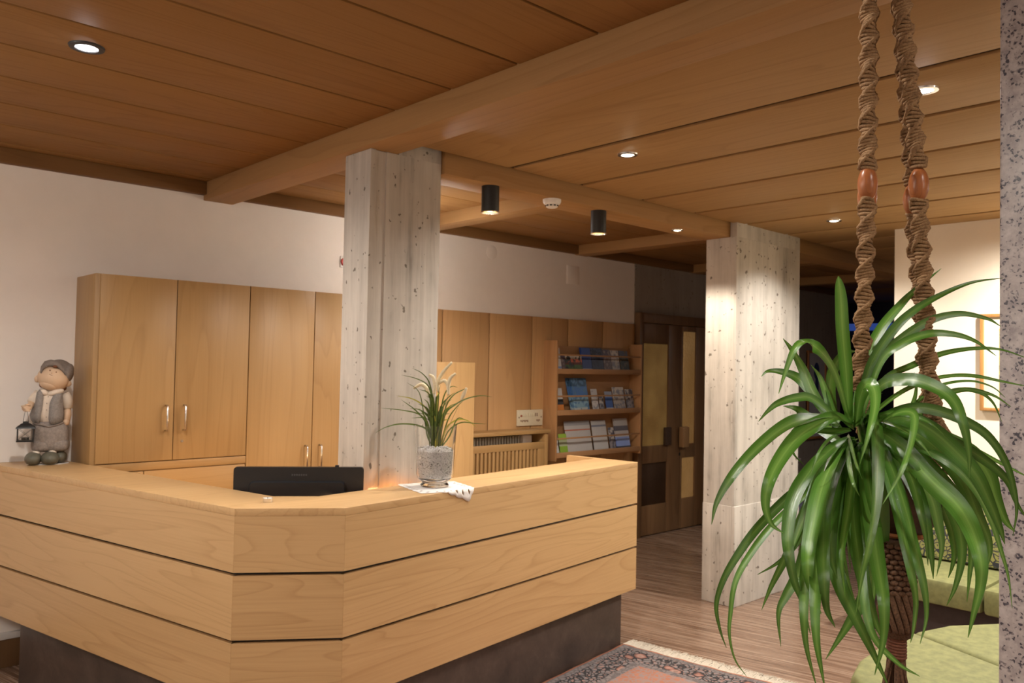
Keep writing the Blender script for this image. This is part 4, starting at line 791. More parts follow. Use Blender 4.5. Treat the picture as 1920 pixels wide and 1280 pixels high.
LEAVES = [
 (0.0161, [(-0.0708,0.0478,0.2851),(-0.0959,0.0409,0.3573),(-0.119,0.0362,0.418),(-0.1247,0.0363,0.4633),(-0.1286,0.0386,0.4958)]),
 (0.0128, [(-0.0722,0.0488,0.2945),(-0.1326,0.0371,0.3511),(-0.1784,0.0346,0.3824),(-0.2215,0.0382,0.3986),(-0.2455,0.0423,0.3879),(-0.2537,0.0512,0.3559),(-0.259,0.0572,0.3289)]),
 (0.015, [(-0.0802,0.057,0.2747),(-0.0757,0.0966,0.32),(-0.0668,0.123,0.364),(-0.0798,0.134,0.3925),(-0.0907,0.1434,0.4095)]),
 (0.012, [(-0.0832,0.0596,0.2785),(-0.0526,0.1168,0.3271),(-0.0415,0.1448,0.3487),(-0.0537,0.1657,0.3575),(-0.0693,0.1802,0.3579),(-0.0771,0.1878,0.3492)]),
 (0.011, [(-0.082,0.0586,0.2786),(-0.0423,0.0943,0.3196),(-0.0278,0.1145,0.352),(-0.0389,0.1241,0.3702)]),
 (0.0137, [(-0.0829,0.0597,0.2707),(-0.0343,0.0939,0.3237),(-0.001,0.1075,0.3566),(0.014,0.1017,0.3823),(0.0231,0.093,0.3911),(0.033,0.0837,0.393)]),
 (0.0105, [(-0.0806,0.0569,0.2865),(-0.0951,0.091,0.3181),(-0.1057,0.1109,0.3197),(-0.1198,0.1334,0.3109),(-0.1312,0.1445,0.2985),(-0.1412,0.1545,0.2822)]),
 (0.0135, [(-0.0706,0.0492,0.2475),(-0.0524,0.0992,0.2706),(-0.0454,0.1333,0.2929),(-0.0549,0.1418,0.301),(-0.0685,0.1543,0.304)]),
 (0.0182, [(-0.0672,0.0446,0.2829),(-0.1511,0.0394,0.2959),(-0.2175,0.037,0.2972),(-0.2736,0.0412,0.2869),(-0.3406,0.0402,0.2632),(-0.3923,0.0415,0.2342),(-0.4052,0.0548,0.202),(-0.4093,0.0597,0.1745)]),
 (0.0165, [(-0.066,0.0436,0.279),(-0.1388,0.0337,0.2966),(-0.2025,0.0258,0.2925),(-0.2632,0.0245,0.2774),(-0.3164,0.0177,0.2573),(-0.3704,0.0051,0.2335),(-0.3816,0.0053,0.2064),(-0.3762,0.0013,0.1816),(-0.3643,-0.0092,0.1695)]),
 (0.0099, [(-0.0653,0.0438,0.2594),(-0.1228,0.0484,0.2277),(-0.1614,0.0529,0.2113),(-0.1965,0.0739,0.1859),(-0.2392,0.0977,0.1433),(-0.2684,0.1123,0.1049),(-0.2826,0.1235,0.0726),(-0.2878,0.1297,0.04),(-0.283,0.1265,0.0076),(-0.2759,0.1208,-0.0168)]),
 (0.0081, [(-0.064,0.0427,0.2555),(-0.1635,0.048,0.2046),(-0.202,0.063,0.177),(-0.2422,0.08,0.1429),(-0.2758,0.0917,0.1063),(-0.2962,0.0964,0.077),(-0.2999,0.1,0.0386),(-0.3,0.1012,0.0105),(-0.2938,0.0966,-0.021),(-0.2817,0.0863,-0.0438)]),
 (0.0083, [(-0.0679,0.0465,0.2515),(-0.1131,0.0608,0.2027),(-0.1055,0.0965,0.1271),(-0.1144,0.1167,0.0894),(-0.1284,0.1304,0.0715),(-0.1482,0.1495,0.0551)]),
 (0.0142, [(-0.0667,0.0454,0.2515),(-0.1186,0.0504,0.2272),(-0.1563,0.0708,0.1599),(-0.1735,0.0893,0.099),(-0.1885,0.1051,0.0533),(-0.1968,0.1141,0.0206)]),
 (0.0154, [(-0.0666,0.0448,0.2633),(-0.1307,0.0449,0.2512),(-0.1999,0.0415,0.2265),(-0.2417,0.0423,0.1944),(-0.2748,0.0332,0.1579),(-0.2959,0.0202,0.1294),(-0.2965,0.0125,0.098),(-0.2883,0.0059,0.0717),(-0.2797,-0.0006,0.0322)]),
 (0.0163, [(-0.0653,0.0438,0.2594),(-0.116,0.0402,0.2546),(-0.1808,0.0358,0.2257),(-0.2266,0.0313,0.1804),(-0.2406,0.0408,0.1386),(-0.2446,0.0453,0.1209)]),
 (0.0195, [(-0.0624,0.0411,0.2595),(-0.1131,0.0376,0.2546),(-0.2119,0.0168,0.216),(-0.2799,-0.0029,0.1709),(-0.3236,-0.0184,0.1342),(-0.3202,-0.0203,0.1025),(-0.3097,-0.0288,0.0703)]),
 (0.0199, [(-0.0594,0.0384,0.2556),(-0.1124,0.0302,0.2439),(-0.1881,0.0135,0.2073),(-0.2358,-0.0045,0.166),(-0.244,-0.0101,0.1241),(-0.2381,-0.0145,0.0973)]),
 (0.0172, [(-0.0623,0.0411,0.2555),(-0.1259,0.0316,0.2408),(-0.2362,0.0026,0.1923),(-0.2929,-0.0218,0.1561),(-0.3284,-0.0407,0.1206),(-0.3249,-0.0425,0.0833),(-0.3168,-0.0492,0.061)]),
 (0.0196, [(-0.0581,0.0374,0.2517),(-0.0953,0.0379,0.2345),(-0.1615,0.0259,0.1816),(-0.1872,0.0184,0.1283),(-0.1997,-0.0002,0.0811),(-0.1973,-0.0227,0.0375),(-0.1797,-0.0374,-0.0068),(-0.1641,-0.0502,-0.0478)]),
 (0.0126, [(-0.0535,0.0331,0.2519),(-0.0974,0.0268,0.2281),(-0.1626,-0.0006,0.1711),(-0.198,-0.0253,0.11),(-0.2256,-0.0512,0.0403),(-0.2009,-0.0726,0.0011),(-0.1785,-0.0928,-0.0168)]),
 (0.0171, [(-0.0516,0.0302,0.2794),(-0.0812,0.0115,0.2985),(-0.0971,-0.0013,0.2908),(-0.1716,-0.0357,0.2536),(-0.224,-0.0573,0.219),(-0.2694,-0.074,0.1934),(-0.3266,-0.0924,0.1665),(-0.3363,-0.0884,0.1315),(-0.3404,-0.0828,0.0837)]),
 (0.0142, [(-0.0631,0.0409,0.2791),(-0.1284,0.0069,0.3208),(-0.1665,-0.0189,0.3438),(-0.1803,-0.034,0.3387),(-0.2219,-0.0538,0.3183),(-0.2702,-0.0673,0.288),(-0.2773,-0.0592,0.2494)]),
 (0.013, [(-0.0662,0.0435,0.2868),(-0.044,0.0381,0.3657),(-0.0184,0.0256,0.4222),(0.0105,0.0062,0.4634),(0.0273,-0.0105,0.488),(0.0528,-0.0354,0.5184)]),
 (0.0108, [(-0.0644,0.042,0.283),(-0.0632,0.0219,0.3657),(-0.0505,-0.003,0.4164),(-0.0352,-0.0266,0.4475),(-0.0126,-0.0546,0.4708),(0.0203,-0.0861,0.4908),(0.0537,-0.1174,0.4986)]),
 (0.0103, [(-0.0626,0.0404,0.283),(-0.0461,0.0215,0.3698),(-0.0187,-0.0055,0.4098),(0.0119,-0.0352,0.4381),(0.0432,-0.0647,0.4484),(0.0722,-0.0914,0.4421),(0.0881,-0.1057,0.4308)]),
 (0.0098, [(-0.0604,0.0382,0.2831),(-0.0703,0.0037,0.372),(-0.0627,-0.0228,0.4005),(-0.0494,-0.0537,0.415),(-0.0264,-0.0806,0.4148),(-0.0042,-0.1008,0.4057),(0.0172,-0.12,0.3861)]),
 (0.0077, [(-0.0575,0.0355,0.2832),(-0.0012,0.0283,0.3461),(0.0559,0.0074,0.3715),(0.1183,-0.0172,0.392),(0.1723,-0.0462,0.4011),(0.2035,-0.0752,0.3994),(0.2383,-0.107,0.3841)]),
 (0.0158, [(-0.0559,0.0339,0.2871),(-0.1311,-0.0218,0.3402),(-0.1408,-0.0604,0.3507),(-0.149,-0.0931,0.3447),(-0.1616,-0.1227,0.3285),(-0.1718,-0.1389,0.2988),(-0.1653,-0.1435,0.2633),(-0.1643,-0.1432,0.2328)]),
 (0.0076, [(-0.0516,0.0302,0.2794),(-0.0228,0.0231,0.3066),(0.0278,0.0044,0.3347),(0.0868,-0.0205,0.3533),(0.1456,-0.047,0.3576),(0.1827,-0.0812,0.3494),(0.2136,-0.1097,0.3418)]),
 (0.0119, [(-0.0487,0.0276,0.2795),(-0.0507,0.0037,0.2966),(-0.0507,-0.0296,0.3099),(-0.0286,-0.0538,0.3085),(-0.0005,-0.0794,0.2964),(0.0279,-0.105,0.2745),(0.0485,-0.1227,0.2373),(0.0593,-0.1311,0.196),(0.0626,-0.133,0.1659),(0.0599,-0.1291,0.1318)]),
 (0.0064, [(-0.0429,0.0222,0.2757),(-0.0042,-0.0006,0.2837),(0.0167,-0.0092,0.3154),(0.0206,-0.0122,0.3433),(0.0177,-0.0101,0.3616)]),
 (0.0077, [(-0.0429,0.0222,0.2757),(0.0374,0,0.2903),(0.1025,-0.0151,0.3225),(0.1621,-0.0341,0.3353),(0.1935,-0.063,0.3276),(0.2159,-0.0832,0.3095)]),
 (0.0042, [(-0.043,0.0222,0.2796),(0.0209,0.0015,0.3027),(0.0617,-0.0102,0.3269),(0.1008,-0.0234,0.3435),(0.1459,-0.0469,0.3492),(0.1707,-0.0697,0.3407),(0.1866,-0.0838,0.3243)]),
 (0.0061, [(-0.0372,0.0169,0.2798),(0.0577,-0.0001,0.3101),(0.1527,-0.0215,0.3332),(0.1999,-0.0418,0.331),(0.2175,-0.0576,0.3142),(0.2287,-0.0668,0.2842)]),
 (0.0082, [(-0.043,0.0222,0.2796),(-0.1292,-0.0424,0.3052),(-0.1632,-0.0771,0.3081),(-0.2151,-0.0974,0.2866),(-0.3048,-0.1222,0.2589),(-0.3136,-0.1136,0.2337),(-0.3221,-0.1049,0.2125)]),
 (0.0203, [(-0.046,0.0248,0.2835),(-0.0635,-0.0237,0.2964),(-0.0611,-0.0585,0.2837),(-0.05,-0.089,0.2549),(-0.0435,-0.1135,0.2246),(-0.0333,-0.1267,0.1896),(-0.0216,-0.1362,0.1541),(-0.0161,-0.1404,0.1328)]),
 (0.0213, [(-0.0483,0.0276,0.2677),(-0.0644,-0.0021,0.2593),(-0.094,-0.0465,0.2427),(-0.1069,-0.082,0.2154),(-0.1155,-0.111,0.1943),(-0.1265,-0.1302,0.174),(-0.1427,-0.1456,0.1509),(-0.1497,-0.1526,0.1272),(-0.1498,-0.1515,0.1012),(-0.1544,-0.1459,0.0686),(-0.1586,-0.1408,0.0392)]),
 (0.017, [(-0.0474,0.0265,0.2756),(-0.0718,-0.0051,0.2712),(-0.0936,-0.0463,0.2499),(-0.1004,-0.0763,0.2227),(-0.0941,-0.0974,0.1882),(-0.0828,-0.1067,0.1569)]),
 (0.0202, [(-0.043,0.0222,0.2796),(-0.047,-0.0099,0.282),(-0.0459,-0.046,0.2695),(-0.0229,-0.0732,0.237),(-0.009,-0.0907,0.203),(-0.0004,-0.1017,0.1667),(0.0103,-0.1106,0.1373),(0.0144,-0.1134,0.1129),(0.01,-0.1081,0.0831)]),
 (0.0108, [(-0.0401,0.0195,0.2797),(-0.0334,-0.0194,0.2837),(0.0143,-0.0461,0.2721),(0.07,-0.0711,0.2503),(0.1137,-0.1009,0.2268),(0.1464,-0.1306,0.2054)]),
 (0.0122, [(-0.04,0.0196,0.2758),(-0.0368,-0.0281,0.2806),(0.0154,-0.0673,0.2607),(0.0597,-0.0956,0.2338),(0.0863,-0.1156,0.2055),(0.0964,-0.1238,0.1747),(0.111,-0.1363,0.1472)]),
 (0.0224, [(-0.0371,0.0169,0.2759),(-0.0081,-0.0394,0.271),(0.0537,-0.0691,0.2471),(0.0941,-0.0854,0.2147),(0.1072,-0.093,0.1773),(0.1195,-0.103,0.1434),(0.1305,-0.1126,0.1263)]),
 (0.0099, [(-0.0398,0.0196,0.2719),(-0.0458,-0.0243,0.2617),(-0.0306,-0.0758,0.2356),(-0.0127,-0.1041,0.1991),(-0.0051,-0.1217,0.1571),(0.0025,-0.13,0.1212),(0.0113,-0.1367,0.085),(0.017,-0.1403,0.0414)]),
 (0.0155, [(-0.0396,0.0197,0.264),(-0.0346,-0.0126,0.2525),(-0.0044,-0.0456,0.2139),(0.0294,-0.0594,0.1626),(0.0486,-0.0647,0.1225),(0.0519,-0.0652,0.0872),(0.0463,-0.0585,0.0479),(0.0381,-0.0498,0.0203)]),
 (0.0125, [(-0.0394,0.0197,0.2601),(-0.0345,-0.0201,0.2363),(0.0189,-0.0375,0.1878),(0.0584,-0.0461,0.1378),(0.0657,-0.0512,0.0983),(0.0642,-0.0489,0.0744),(0.0602,-0.0444,0.056)]),
 (0.0127, [(-0.0397,0.0196,0.2679),(-0.0166,-0.028,0.2436),(0.0468,-0.0498,0.1947),(0.0896,-0.0594,0.1442),(0.1064,-0.0616,0.0944),(0.1054,-0.0591,0.054),(0.1038,-0.056,0.0151)]),
 (0.0145, [(-0.0452,0.025,0.2599),(-0.0663,0.0008,0.2515),(-0.1327,-0.0443,0.2166),(-0.1763,-0.0762,0.1769),(-0.229,-0.1089,0.1372),(-0.2411,-0.1213,0.1042),(-0.2391,-0.1219,0.0731),(-0.2436,-0.1166,0.0437)]),
 (0.0132, [(-0.0468,0.0267,0.256),(-0.0771,-0.0037,0.2374),(-0.1352,-0.0454,0.1887),(-0.1683,-0.0694,0.1478),(-0.2001,-0.0914,0.1101),(-0.1956,-0.0943,0.0773),(-0.1968,-0.0918,0.0445),(-0.1992,-0.089,0.028)]),
 (0.015, [(-0.0423,0.0224,0.26),(-0.0775,-0.0222,0.2393),(-0.0825,-0.0514,0.1988),(-0.0919,-0.0675,0.1588),(-0.0879,-0.073,0.1166),(-0.0847,-0.0747,0.0844)]),
 (0.0171, [(-0.0424,0.0223,0.2639),(-0.0654,-0.0247,0.2425),(-0.0444,-0.0543,0.192),(-0.0388,-0.0651,0.1449),(-0.0351,-0.0674,0.1153),(-0.0387,-0.0626,0.0781)]),
 (0.0102, [(-0.0423,0.0224,0.26),(-0.0897,-0.0306,0.2482),(-0.1097,-0.056,0.2161),(-0.1362,-0.0769,0.1793),(-0.1364,-0.0837,0.1461),(-0.1332,-0.0853,0.1117)]),
 (0.0094, [(-0.0508,0.0304,0.2559),(-0.1453,-0.0129,0.214),(-0.1839,-0.038,0.1788),(-0.179,-0.0443,0.1518),(-0.1774,-0.0451,0.1325)]),
 (0.0168, [(-0.0537,0.0331,0.2558),(-0.1079,0.0078,0.2234),(-0.1701,-0.0266,0.1757),(-0.2183,-0.0561,0.1257),(-0.2557,-0.0796,0.0851),(-0.2546,-0.0788,0.0406),(-0.2607,-0.0716,-0.001)]),
 (0.0151, [(-0.0652,0.0438,0.2555),(-0.1286,0.0379,0.2291),(-0.2206,0.0231,0.1669),(-0.2759,0.0077,0.1089),(-0.3055,-0.0051,0.0645),(-0.3017,-0.007,0.0224),(-0.291,-0.015,-0.0261)]),
 (0.0168, [(-0.0623,0.0411,0.2555),(-0.1319,0.0303,0.2302),(-0.2458,-0.0001,0.1665),(-0.3184,-0.026,0.116),(-0.3523,-0.0434,0.0584),(-0.3426,-0.05,-0.0036)]),
 (0.024, [(-0.0505,0.0305,0.248),(-0.0518,0.014,0.1877),(-0.014,0.0293,0.1029),(0.0099,0.055,0.0219),(-0.0069,0.076,-0.0286),(-0.0303,0.1,-0.0834)]),
 (0.0164, [(-0.0652,0.0438,0.2555),(-0.1116,0.0537,0.2187),(-0.1222,0.0757,0.1325),(-0.1227,0.0953,0.0674),(-0.134,0.1099,0.0313),(-0.1416,0.1181,0.0038),(-0.1377,0.1163,-0.0446)]),
 (0.0059, [(-0.0713,0.049,0.2671),(-0.2002,-0.0154,0.2604),(-0.3018,-0.0662,0.2518),(-0.2995,-0.0722,0.2348)]),
 (0.0055, [(-0.0723,0.0501,0.2631),(-0.2079,-0.0147,0.2435),(-0.2673,-0.0471,0.2248),(-0.261,-0.0523,0.2087)]),
 (0.0049, [(-0.0889,0.065,0.2784),(-0.0983,0.1017,0.2802),(-0.1003,0.1226,0.2627),(-0.092,0.1242,0.2355),(-0.0795,0.1133,0.2172)]),
 (0.0076, [(-0.0687,0.0463,0.275),(-0.1152,0.0525,0.2741),(-0.1567,0.0598,0.2753),(-0.1702,0.0727,0.2674)]),
 (0.0152, [(-0.0623,0.0411,0.2555),(-0.1276,0.0307,0.2298),(-0.1656,0.0261,0.1675),(-0.1676,0.015,0.1119),(-0.1575,0.0069,0.0796)]),
 (0.0074, [(-0.0604,0.0395,0.2517),(-0.0976,0.0351,0.2197),(-0.0674,0.0514,0.1375),(-0.0564,0.0502,0.0619)]),
 (0.0177, [(-0.0581,0.0374,0.2517),(-0.1209,0.0147,0.2087),(-0.1561,-0.0015,0.1418),(-0.1729,-0.02,0.0842),(-0.1609,-0.0292,0.0353),(-0.1522,-0.0362,0.0074)]),
 (0.0169, [(-0.065,0.0438,0.2515),(-0.097,0.0486,0.2105),(-0.0642,0.0673,0.1268),(-0.0323,0.0692,0.0503),(-0.0156,0.0559,-0.0059)]),
 (0.0098, [(-0.0594,0.0384,0.2556),(-0.1392,0.0103,0.2254),(-0.2057,-0.0128,0.1775),(-0.2549,-0.0276,0.1323),(-0.2497,-0.0303,0.0794)]),
 (0.0132, [(-0.0564,0.0358,0.2518),(-0.0774,0.0238,0.1888),(-0.0477,0.0284,0.1154),(-0.0304,0.0261,0.0587),(-0.0314,0.0292,0.0035)]),
 (0.0082, [(-0.0422,0.0224,0.2561),(-0.0523,-0.0011,0.2279),(-0.0182,-0.0068,0.1562),(-0.0023,-0.001,0.0831),(-0.0125,0.0101,0.0434)]),
 (0.0085, [(-0.0512,0.0303,0.2676),(-0.0757,0.0084,0.2894),(-0.0999,-0.0309,0.2854),(-0.1226,-0.0674,0.2712),(-0.1062,-0.0816,0.2469)]),
 (0.0071, [(-0.0513,0.0303,0.27),(-0.0787,0.0035,0.2959),(-0.103,-0.0391,0.3043),(-0.1131,-0.0772,0.2962),(-0.097,-0.0915,0.279)]),
 (0.0059, [(-0.0714,0.049,0.271),(-0.1649,0.0288,0.2691),(-0.2173,0.0218,0.251),(-0.2291,0.0268,0.2232)]),
]
# ------------------------------------------------------------ Persian rug with fringe
RU, RV = dR, -nR
K_ = Vector((3.838,3.098)); RL, RWd = 2.5, 1.48
rug = thing('persian_rug', 'Persian rug with pink and black floral border and cream fringe beside the counter', 'rug', (K_.x,K_.y,0.0), math.atan2(dR.y,dR.x))
m, ns, ls, b = nt('persian_rug_pile'); tc = ns.new('ShaderNodeTexCoord'); sp = ns.new('ShaderNodeSeparateXYZ'); ls.new(tc.outputs['Object'], sp.inputs[0])
dx = mathn(ns, ls, 'MULTIPLY', sp.outputs[0], -1.0); dy = mathn(ns, ls, 'MULTIPLY', sp.outputs[1], -1.0); d = mathn(ns, ls, 'MINIMUM', dx, dy)
vec = N(ns,'ShaderNodeMapping'); ls.new(tc.outputs['Object'], vec.inputs['Vector'])
nz = noise(ns, ls, vec, 14, 2, .5); wv = N(ns,'ShaderNodeVectorMath',operation='MULTIPLY_ADD'); ls.new(nz.outputs['Color'], wv.inputs[0]); wv.inputs[1].default_value = (.05,.05,.05); ls.new(tc.outputs['Object'], wv.inputs[2])
def vor(scale, feat='F1'):
    v = N(ns,'ShaderNodeTexVoronoi',feature=feat); v.inputs['Scale'].default_value = scale; ls.new(wv.outputs[0], v.inputs['Vector']); return v
v1 = vor(34,'DISTANCE_TO_EDGE'); v2 = vor(6.5); v3 = vor(42); v4 = vor(11)
fl = ramp(ns, [(0,1),(.09,1),(.14,0)]); ls.new(v1.outputs[0], fl.inputs[0])
ros = ramp(ns, [(0,(.30,.15,.11)),(.09,(.20,.13,.11)),(.15,(.36,.22,.18)),(.22,(.27,.12,.09)),(.27,(.02,.018,.02)),(.30,(.02,.018,.02))]); ls.new(v2.outputs['Distance'], ros.inputs[0])
rosm = ramp(ns, [(0,1),(.29,1),(.30,0)], 'CONSTANT'); ls.new(v2.outputs['Distance'], rosm.inputs[0])
pet = ramp(ns, [(0,(.36,.23,.19)),(.35,(.28,.16,.135)),(.5,(.19,.165,.165))]); ls.new(v3.outputs['Distance'], pet.inputs[0])
border = mix(ns, ls, fl.outputs[0], pet.outputs[0], (.022,.020,.022)); border = mix(ns, ls, rosm.outputs[0], border, ros.outputs[0])
fcol = ramp(ns, [(0,(.34,.24,.19)),(.2,(.22,.19,.185)),(.3,(.36,.15,.095)),(.6,(.33,.13,.08))]); ls.new(v4.outputs['Distance'], fcol.inputs[0])
field = mix(ns, ls, mathn(ns, ls, 'MULTIPLY', fl.outputs[0], .75), fcol.outputs[0], (.24,.19,.18))
grey = mix(ns, ls, fl.outputs[0], (.19,.16,.155), (.12,.10,.10))
def step(x): return mathn(ns, ls, 'GREATER_THAN', d, x)
col = mix(ns, ls, step(.012), (.42,.15,.08), grey)
col = mix(ns, ls, step(.05), col, border); col = mix(ns, ls, step(.205), col, grey); col = mix(ns, ls, step(.25), col, field)
ls.new(col, b.inputs['Base Color']); b.inputs['Roughness'].default_value = .95; fnz = noise(ns, ls, vec, 500, 2, .5); bump(ns, ls, b, fnz.outputs[0], .4, .003)
bm = bmesh.new(); nx, ny = 40, 60; gr = []
for i in range(nx+1):
    gr.append([bm.verts.new((-RL*i/nx, -RWd*j/ny, .010+.006*math.exp(-((RWd*j/ny-.86)/.10)**2)*math.exp(-RL*i/nx/.15)+.0015*math.sin(i*1.7+j*.9))) for j in range(ny+1)])
for i in range(nx):
    for j in range(ny): bm.faces.new((gr[i][j],gr[i][j+1],gr[i+1][j+1],gr[i+1][j]))
bmesh.ops.recalc_face_normals(bm, faces=bm.faces[:])
o = mesh('pile', bm, m, rug, smooth=True); md = o.modifiers.new('thick','SOLIDIFY'); md.thickness = .008; md.offset = -1
M_fringe = plain('cream_fringe', (.50,.44,.36), .95, noise_amt=.2, nscale=200)
bm = bmesh.new()
for k in range(1100):
    y = -RWd*k/1100 + random.uniform(-.002,.002); L_ = random.uniform(.085,.13); z = .009+.006*math.exp(-((-y-.86)/.10)**2)
    add_tube(bm, [(-.004,y,z),(L_*.5,y+random.uniform(-.008,.008),z*.7+random.uniform(0,.004)),(L_,y+random.uniform(-.014,.014),.002+random.uniform(0,.004))], [.0016,.0018,.001], 4, False)
stuff(mesh('fringe', bm, M_fringe, rug))

# ------------------------------------------------------------ wall bench and near curved bench
sofa = thing('wall_bench', 'lime green upholstered bench with scroll-patterned backrest along the cream wall', 'bench', (5.2,2.3,0))
M_base = plain('dark_brown_bench_base', (.05,.032,.03), .6, noise_amt=.15)
for y0, y1 in ((-.72,0),(-1.55,-.73),(-2.4,-1.56)):
    box('seat_cushion', 0, .62, y0, y1, .275, .425, M_velvet, sofa, .022)
for y0, y1 in ((-1.15,-.02),(-2.4,-1.16)): box('back_cushion', .54, .79, y0, y1, .43, .915, M_pattern, sofa, .035)
box('base', .14, .80, -2.4, -.02, 0, .275, M_base, sofa, .004)
bench = thing('curved_bench', 'near lime green curved bench seat with radial seams, below the hanging plant', 'bench', (3.9,1.0,0))
far = [(3.14,1.02),(3.15,1.22),(3.20,1.36),(3.32,1.49),(3.52,1.545),(3.78,1.565),(4.085,1.535)]
far2 = [(4.095,1.533),(4.34,1.465),(4.57,1.315),(4.72,1.12),(4.78,.92)]
def cush(pts, name='seat_cushion'):
    q = [(x-3.9,y-1.0) for x,y in pts]; bm = bmesh.new(); add_prism(bm, q, .27, .425, .028); return mesh(name, bm, M_velvet, bench, auto=True)
cush([*far,(3.90,1.08),(3.82,.90),(3.30,.60),(3.16,.80)]); cush([*far2,(4.55,.55),(3.835,.898),(3.912,1.078)]); cush([(3.32,.58),(3.83,.885),(4.53,.53),(4.40,-.1),(3.5,-.1)])
prism('base', [(-.62,.2),(-.5,.42),(.0,.46),(.5,.33),(.72,.0),(.45,-1.0),(-.3,-1.0),(-.6,-.3)], 0, .27, M_base, bench)
pil = thing('scatter_cushion', 'patterned scatter cushion on the curved bench beside the granite pillar', 'cushion', (3.62,.80,.425))
ball('cover', (0,0,.195), (.17,.10,.19), M_pattern, pil, M=Matrix.Rotation(.25,3,'X'), f=lambda p: Vector((math.copysign(abs(p.x)**.6,p.x),p.y,math.copysign(abs(p.z)**.6,p.z))), u=28, v=18)
tube('piping', [( .165*math.cos(a)*1.0, -.045*math.sin(a)*1.0+0, .195+.185*math.sin(a)) for a in [2*PI*k/24 for k in range(25)]], .005, M_velvet, pil)
pic = thing('framed_picture', 'wood-framed picture with a pale mount on the cream wall above the bench', 'picture', (6.011,1.83,1.418))
M_frm = wood('oak_frame', (.46,.23,.07), (.32,.14,.04), 'Z', .4, 5, 2); M_mount = plain('cream_mount', (.72,.68,.52), .8, noise_amt=.02)
box('mount', -.014, -.002, -.55, 0, 0, .645, M_mount, pic)
for y in (-.022,-.55): box('frame_bar', -.030, 0, y, y+.022, 0, .645, M_frm, pic, .003)
for z in (0,.623): box('frame_bar', -.030, 0, -.528, -.022, z, z+.022, M_frm, pic, .003)
m, ns, ls, b = nt('yellow_blossom_print'); n = noise(ns, ls, coords(ns, ls), 30, 3, .6); r = ramp(ns, [(.35,(.30,.26,.12)),(.5,(.55,.50,.30)),(.62,(.75,.55,.06))]); ls.new(n.outputs[0], r.inputs[0]); ls.new(r.outputs[0], b.inputs['Base Color']); b.inputs['Roughness'].default_value = .6
box('print', -.0155, -.013, -.44, -.112, .10, .545, m, pic)

# ------------------------------------------------------------ hanging strap-leaf plant in a jute macrame holder
HX, HY, HZ = 1.248, .486, 1.30
plant = thing('hanging_spider_plant', 'large hanging spider plant with long arching glossy green leaves', 'plant', (HX,HY,HZ))
CAMD = Vector((-.93,-.36,.0))
for i, (w, pts) in enumerate(LEAVES):
    rg = random.Random(i*13+5); yaw_ = rg.uniform(-.6,.6); pit = rg.uniform(.05,.5)
    Fv = Matrix.Rotation(yaw_,3,'Z') @ CAMD; Fv = (Fv + Vector((0,0,pit))).normalized()
    o = mesh('leaf', blade_mesh(pts, w*(1.5 if i else 1.1), .16, Fv if i else CAMD, 6, tip=7.0, tw=rg.uniform(-.5,.5) if i else 0, strap=bool(i)), M_leaf, plant, smooth=True)
cr = bmesh.new()
for k in range(9):
    a = k*2.4; add_tube(cr, spline([(math.cos(a)*.012-.035,math.sin(a)*.012+.02,.235),(math.cos(a)*.016-.04,math.sin(a)*.016+.022,.27),(math.cos(a)*.02-.042,math.sin(a)*.02+.022,.30)],3), [.009]*6+[.005], 7)
mesh('crown', cr, M_leaf, plant, smooth=True)
hang = thing('macrame_hanger', 'knotted jute macrame plant hanger with wooden beads and a tassel', 'plant hanger', (HX,HY,HZ))
def H(x, y, z): return Vector((x-HX, y-HY, z-HZ))
def sinnet(bm, pts, a=.0108, b2=.0062, r=.0029, pitch=.0052, lobe=.033, ph=0.0):
    P_ = spline(pts, 40); acc = [0.0]
    for p, q in zip(P_, P_[1:]): acc.append(acc[-1]+(q-p).length)
    n = int(acc[-1]/pitch); j = 0; sp1, sp2 = [], []
    for k in range(n+1):
        s = k*pitch
        while j < len(acc)-2 and acc[j+1] < s: j += 1
        t_ = (s-acc[j])/max(1e-9,acc[j+1]-acc[j]); c = P_[j].lerp(P_[j+1], t_); T = (P_[j+1]-P_[j]).normalized(); th = ph+PI*s/lobe
        u = T.cross(Vector((0,1,0))).normalized(); v_ = T.cross(u)
        e1 = u*math.cos(th)+v_*math.sin(th); e2 = T.cross(e1); ja = random.uniform(-.0008,.0008); sl = random.uniform(.0012,.0028)
        sg = 12; ring = [c+e1*math.cos(2*PI*i/sg)*(a+ja)+e2*math.sin(2*PI*i/sg)*b2+T*sl*math.cos(2*PI*i/sg) for i in range(sg)]
        rows2 = []
        for i in range(sg):
            tt = (ring[(i+1)%sg]-ring[i-1]).normalized(); nn = (ring[i]-c); nn = (nn-tt*nn.dot(tt)).normalized(); bb = tt.cross(nn)
            rows2.append([bm.verts.new(ring[i]+(nn*math.cos(2*PI*q/6)+bb*math.sin(2*PI*q/6))*r) for q in range(6)])
        for i in range(sg):
            A2, B2 = rows2[i], rows2[(i+1)%sg]
            for q in range(6): bm.faces.new((A2[q],A2[(q+1)%6],B2[(q+1)%6],B2[q]))
        if k%2 == 0: sp1.append(c+e1*(a+.0012)); sp2.append(c-e1*(a+.0012))
    if len(sp1) > 2: add_tube(bm, sp1, .0030, 6); add_tube(bm, sp2, .0030, 6); add_tube(bm, [P_[i] for i in range(0,len(P_),20)], .0055, 6)
hook = H(1.176,.505,ZL-.06)
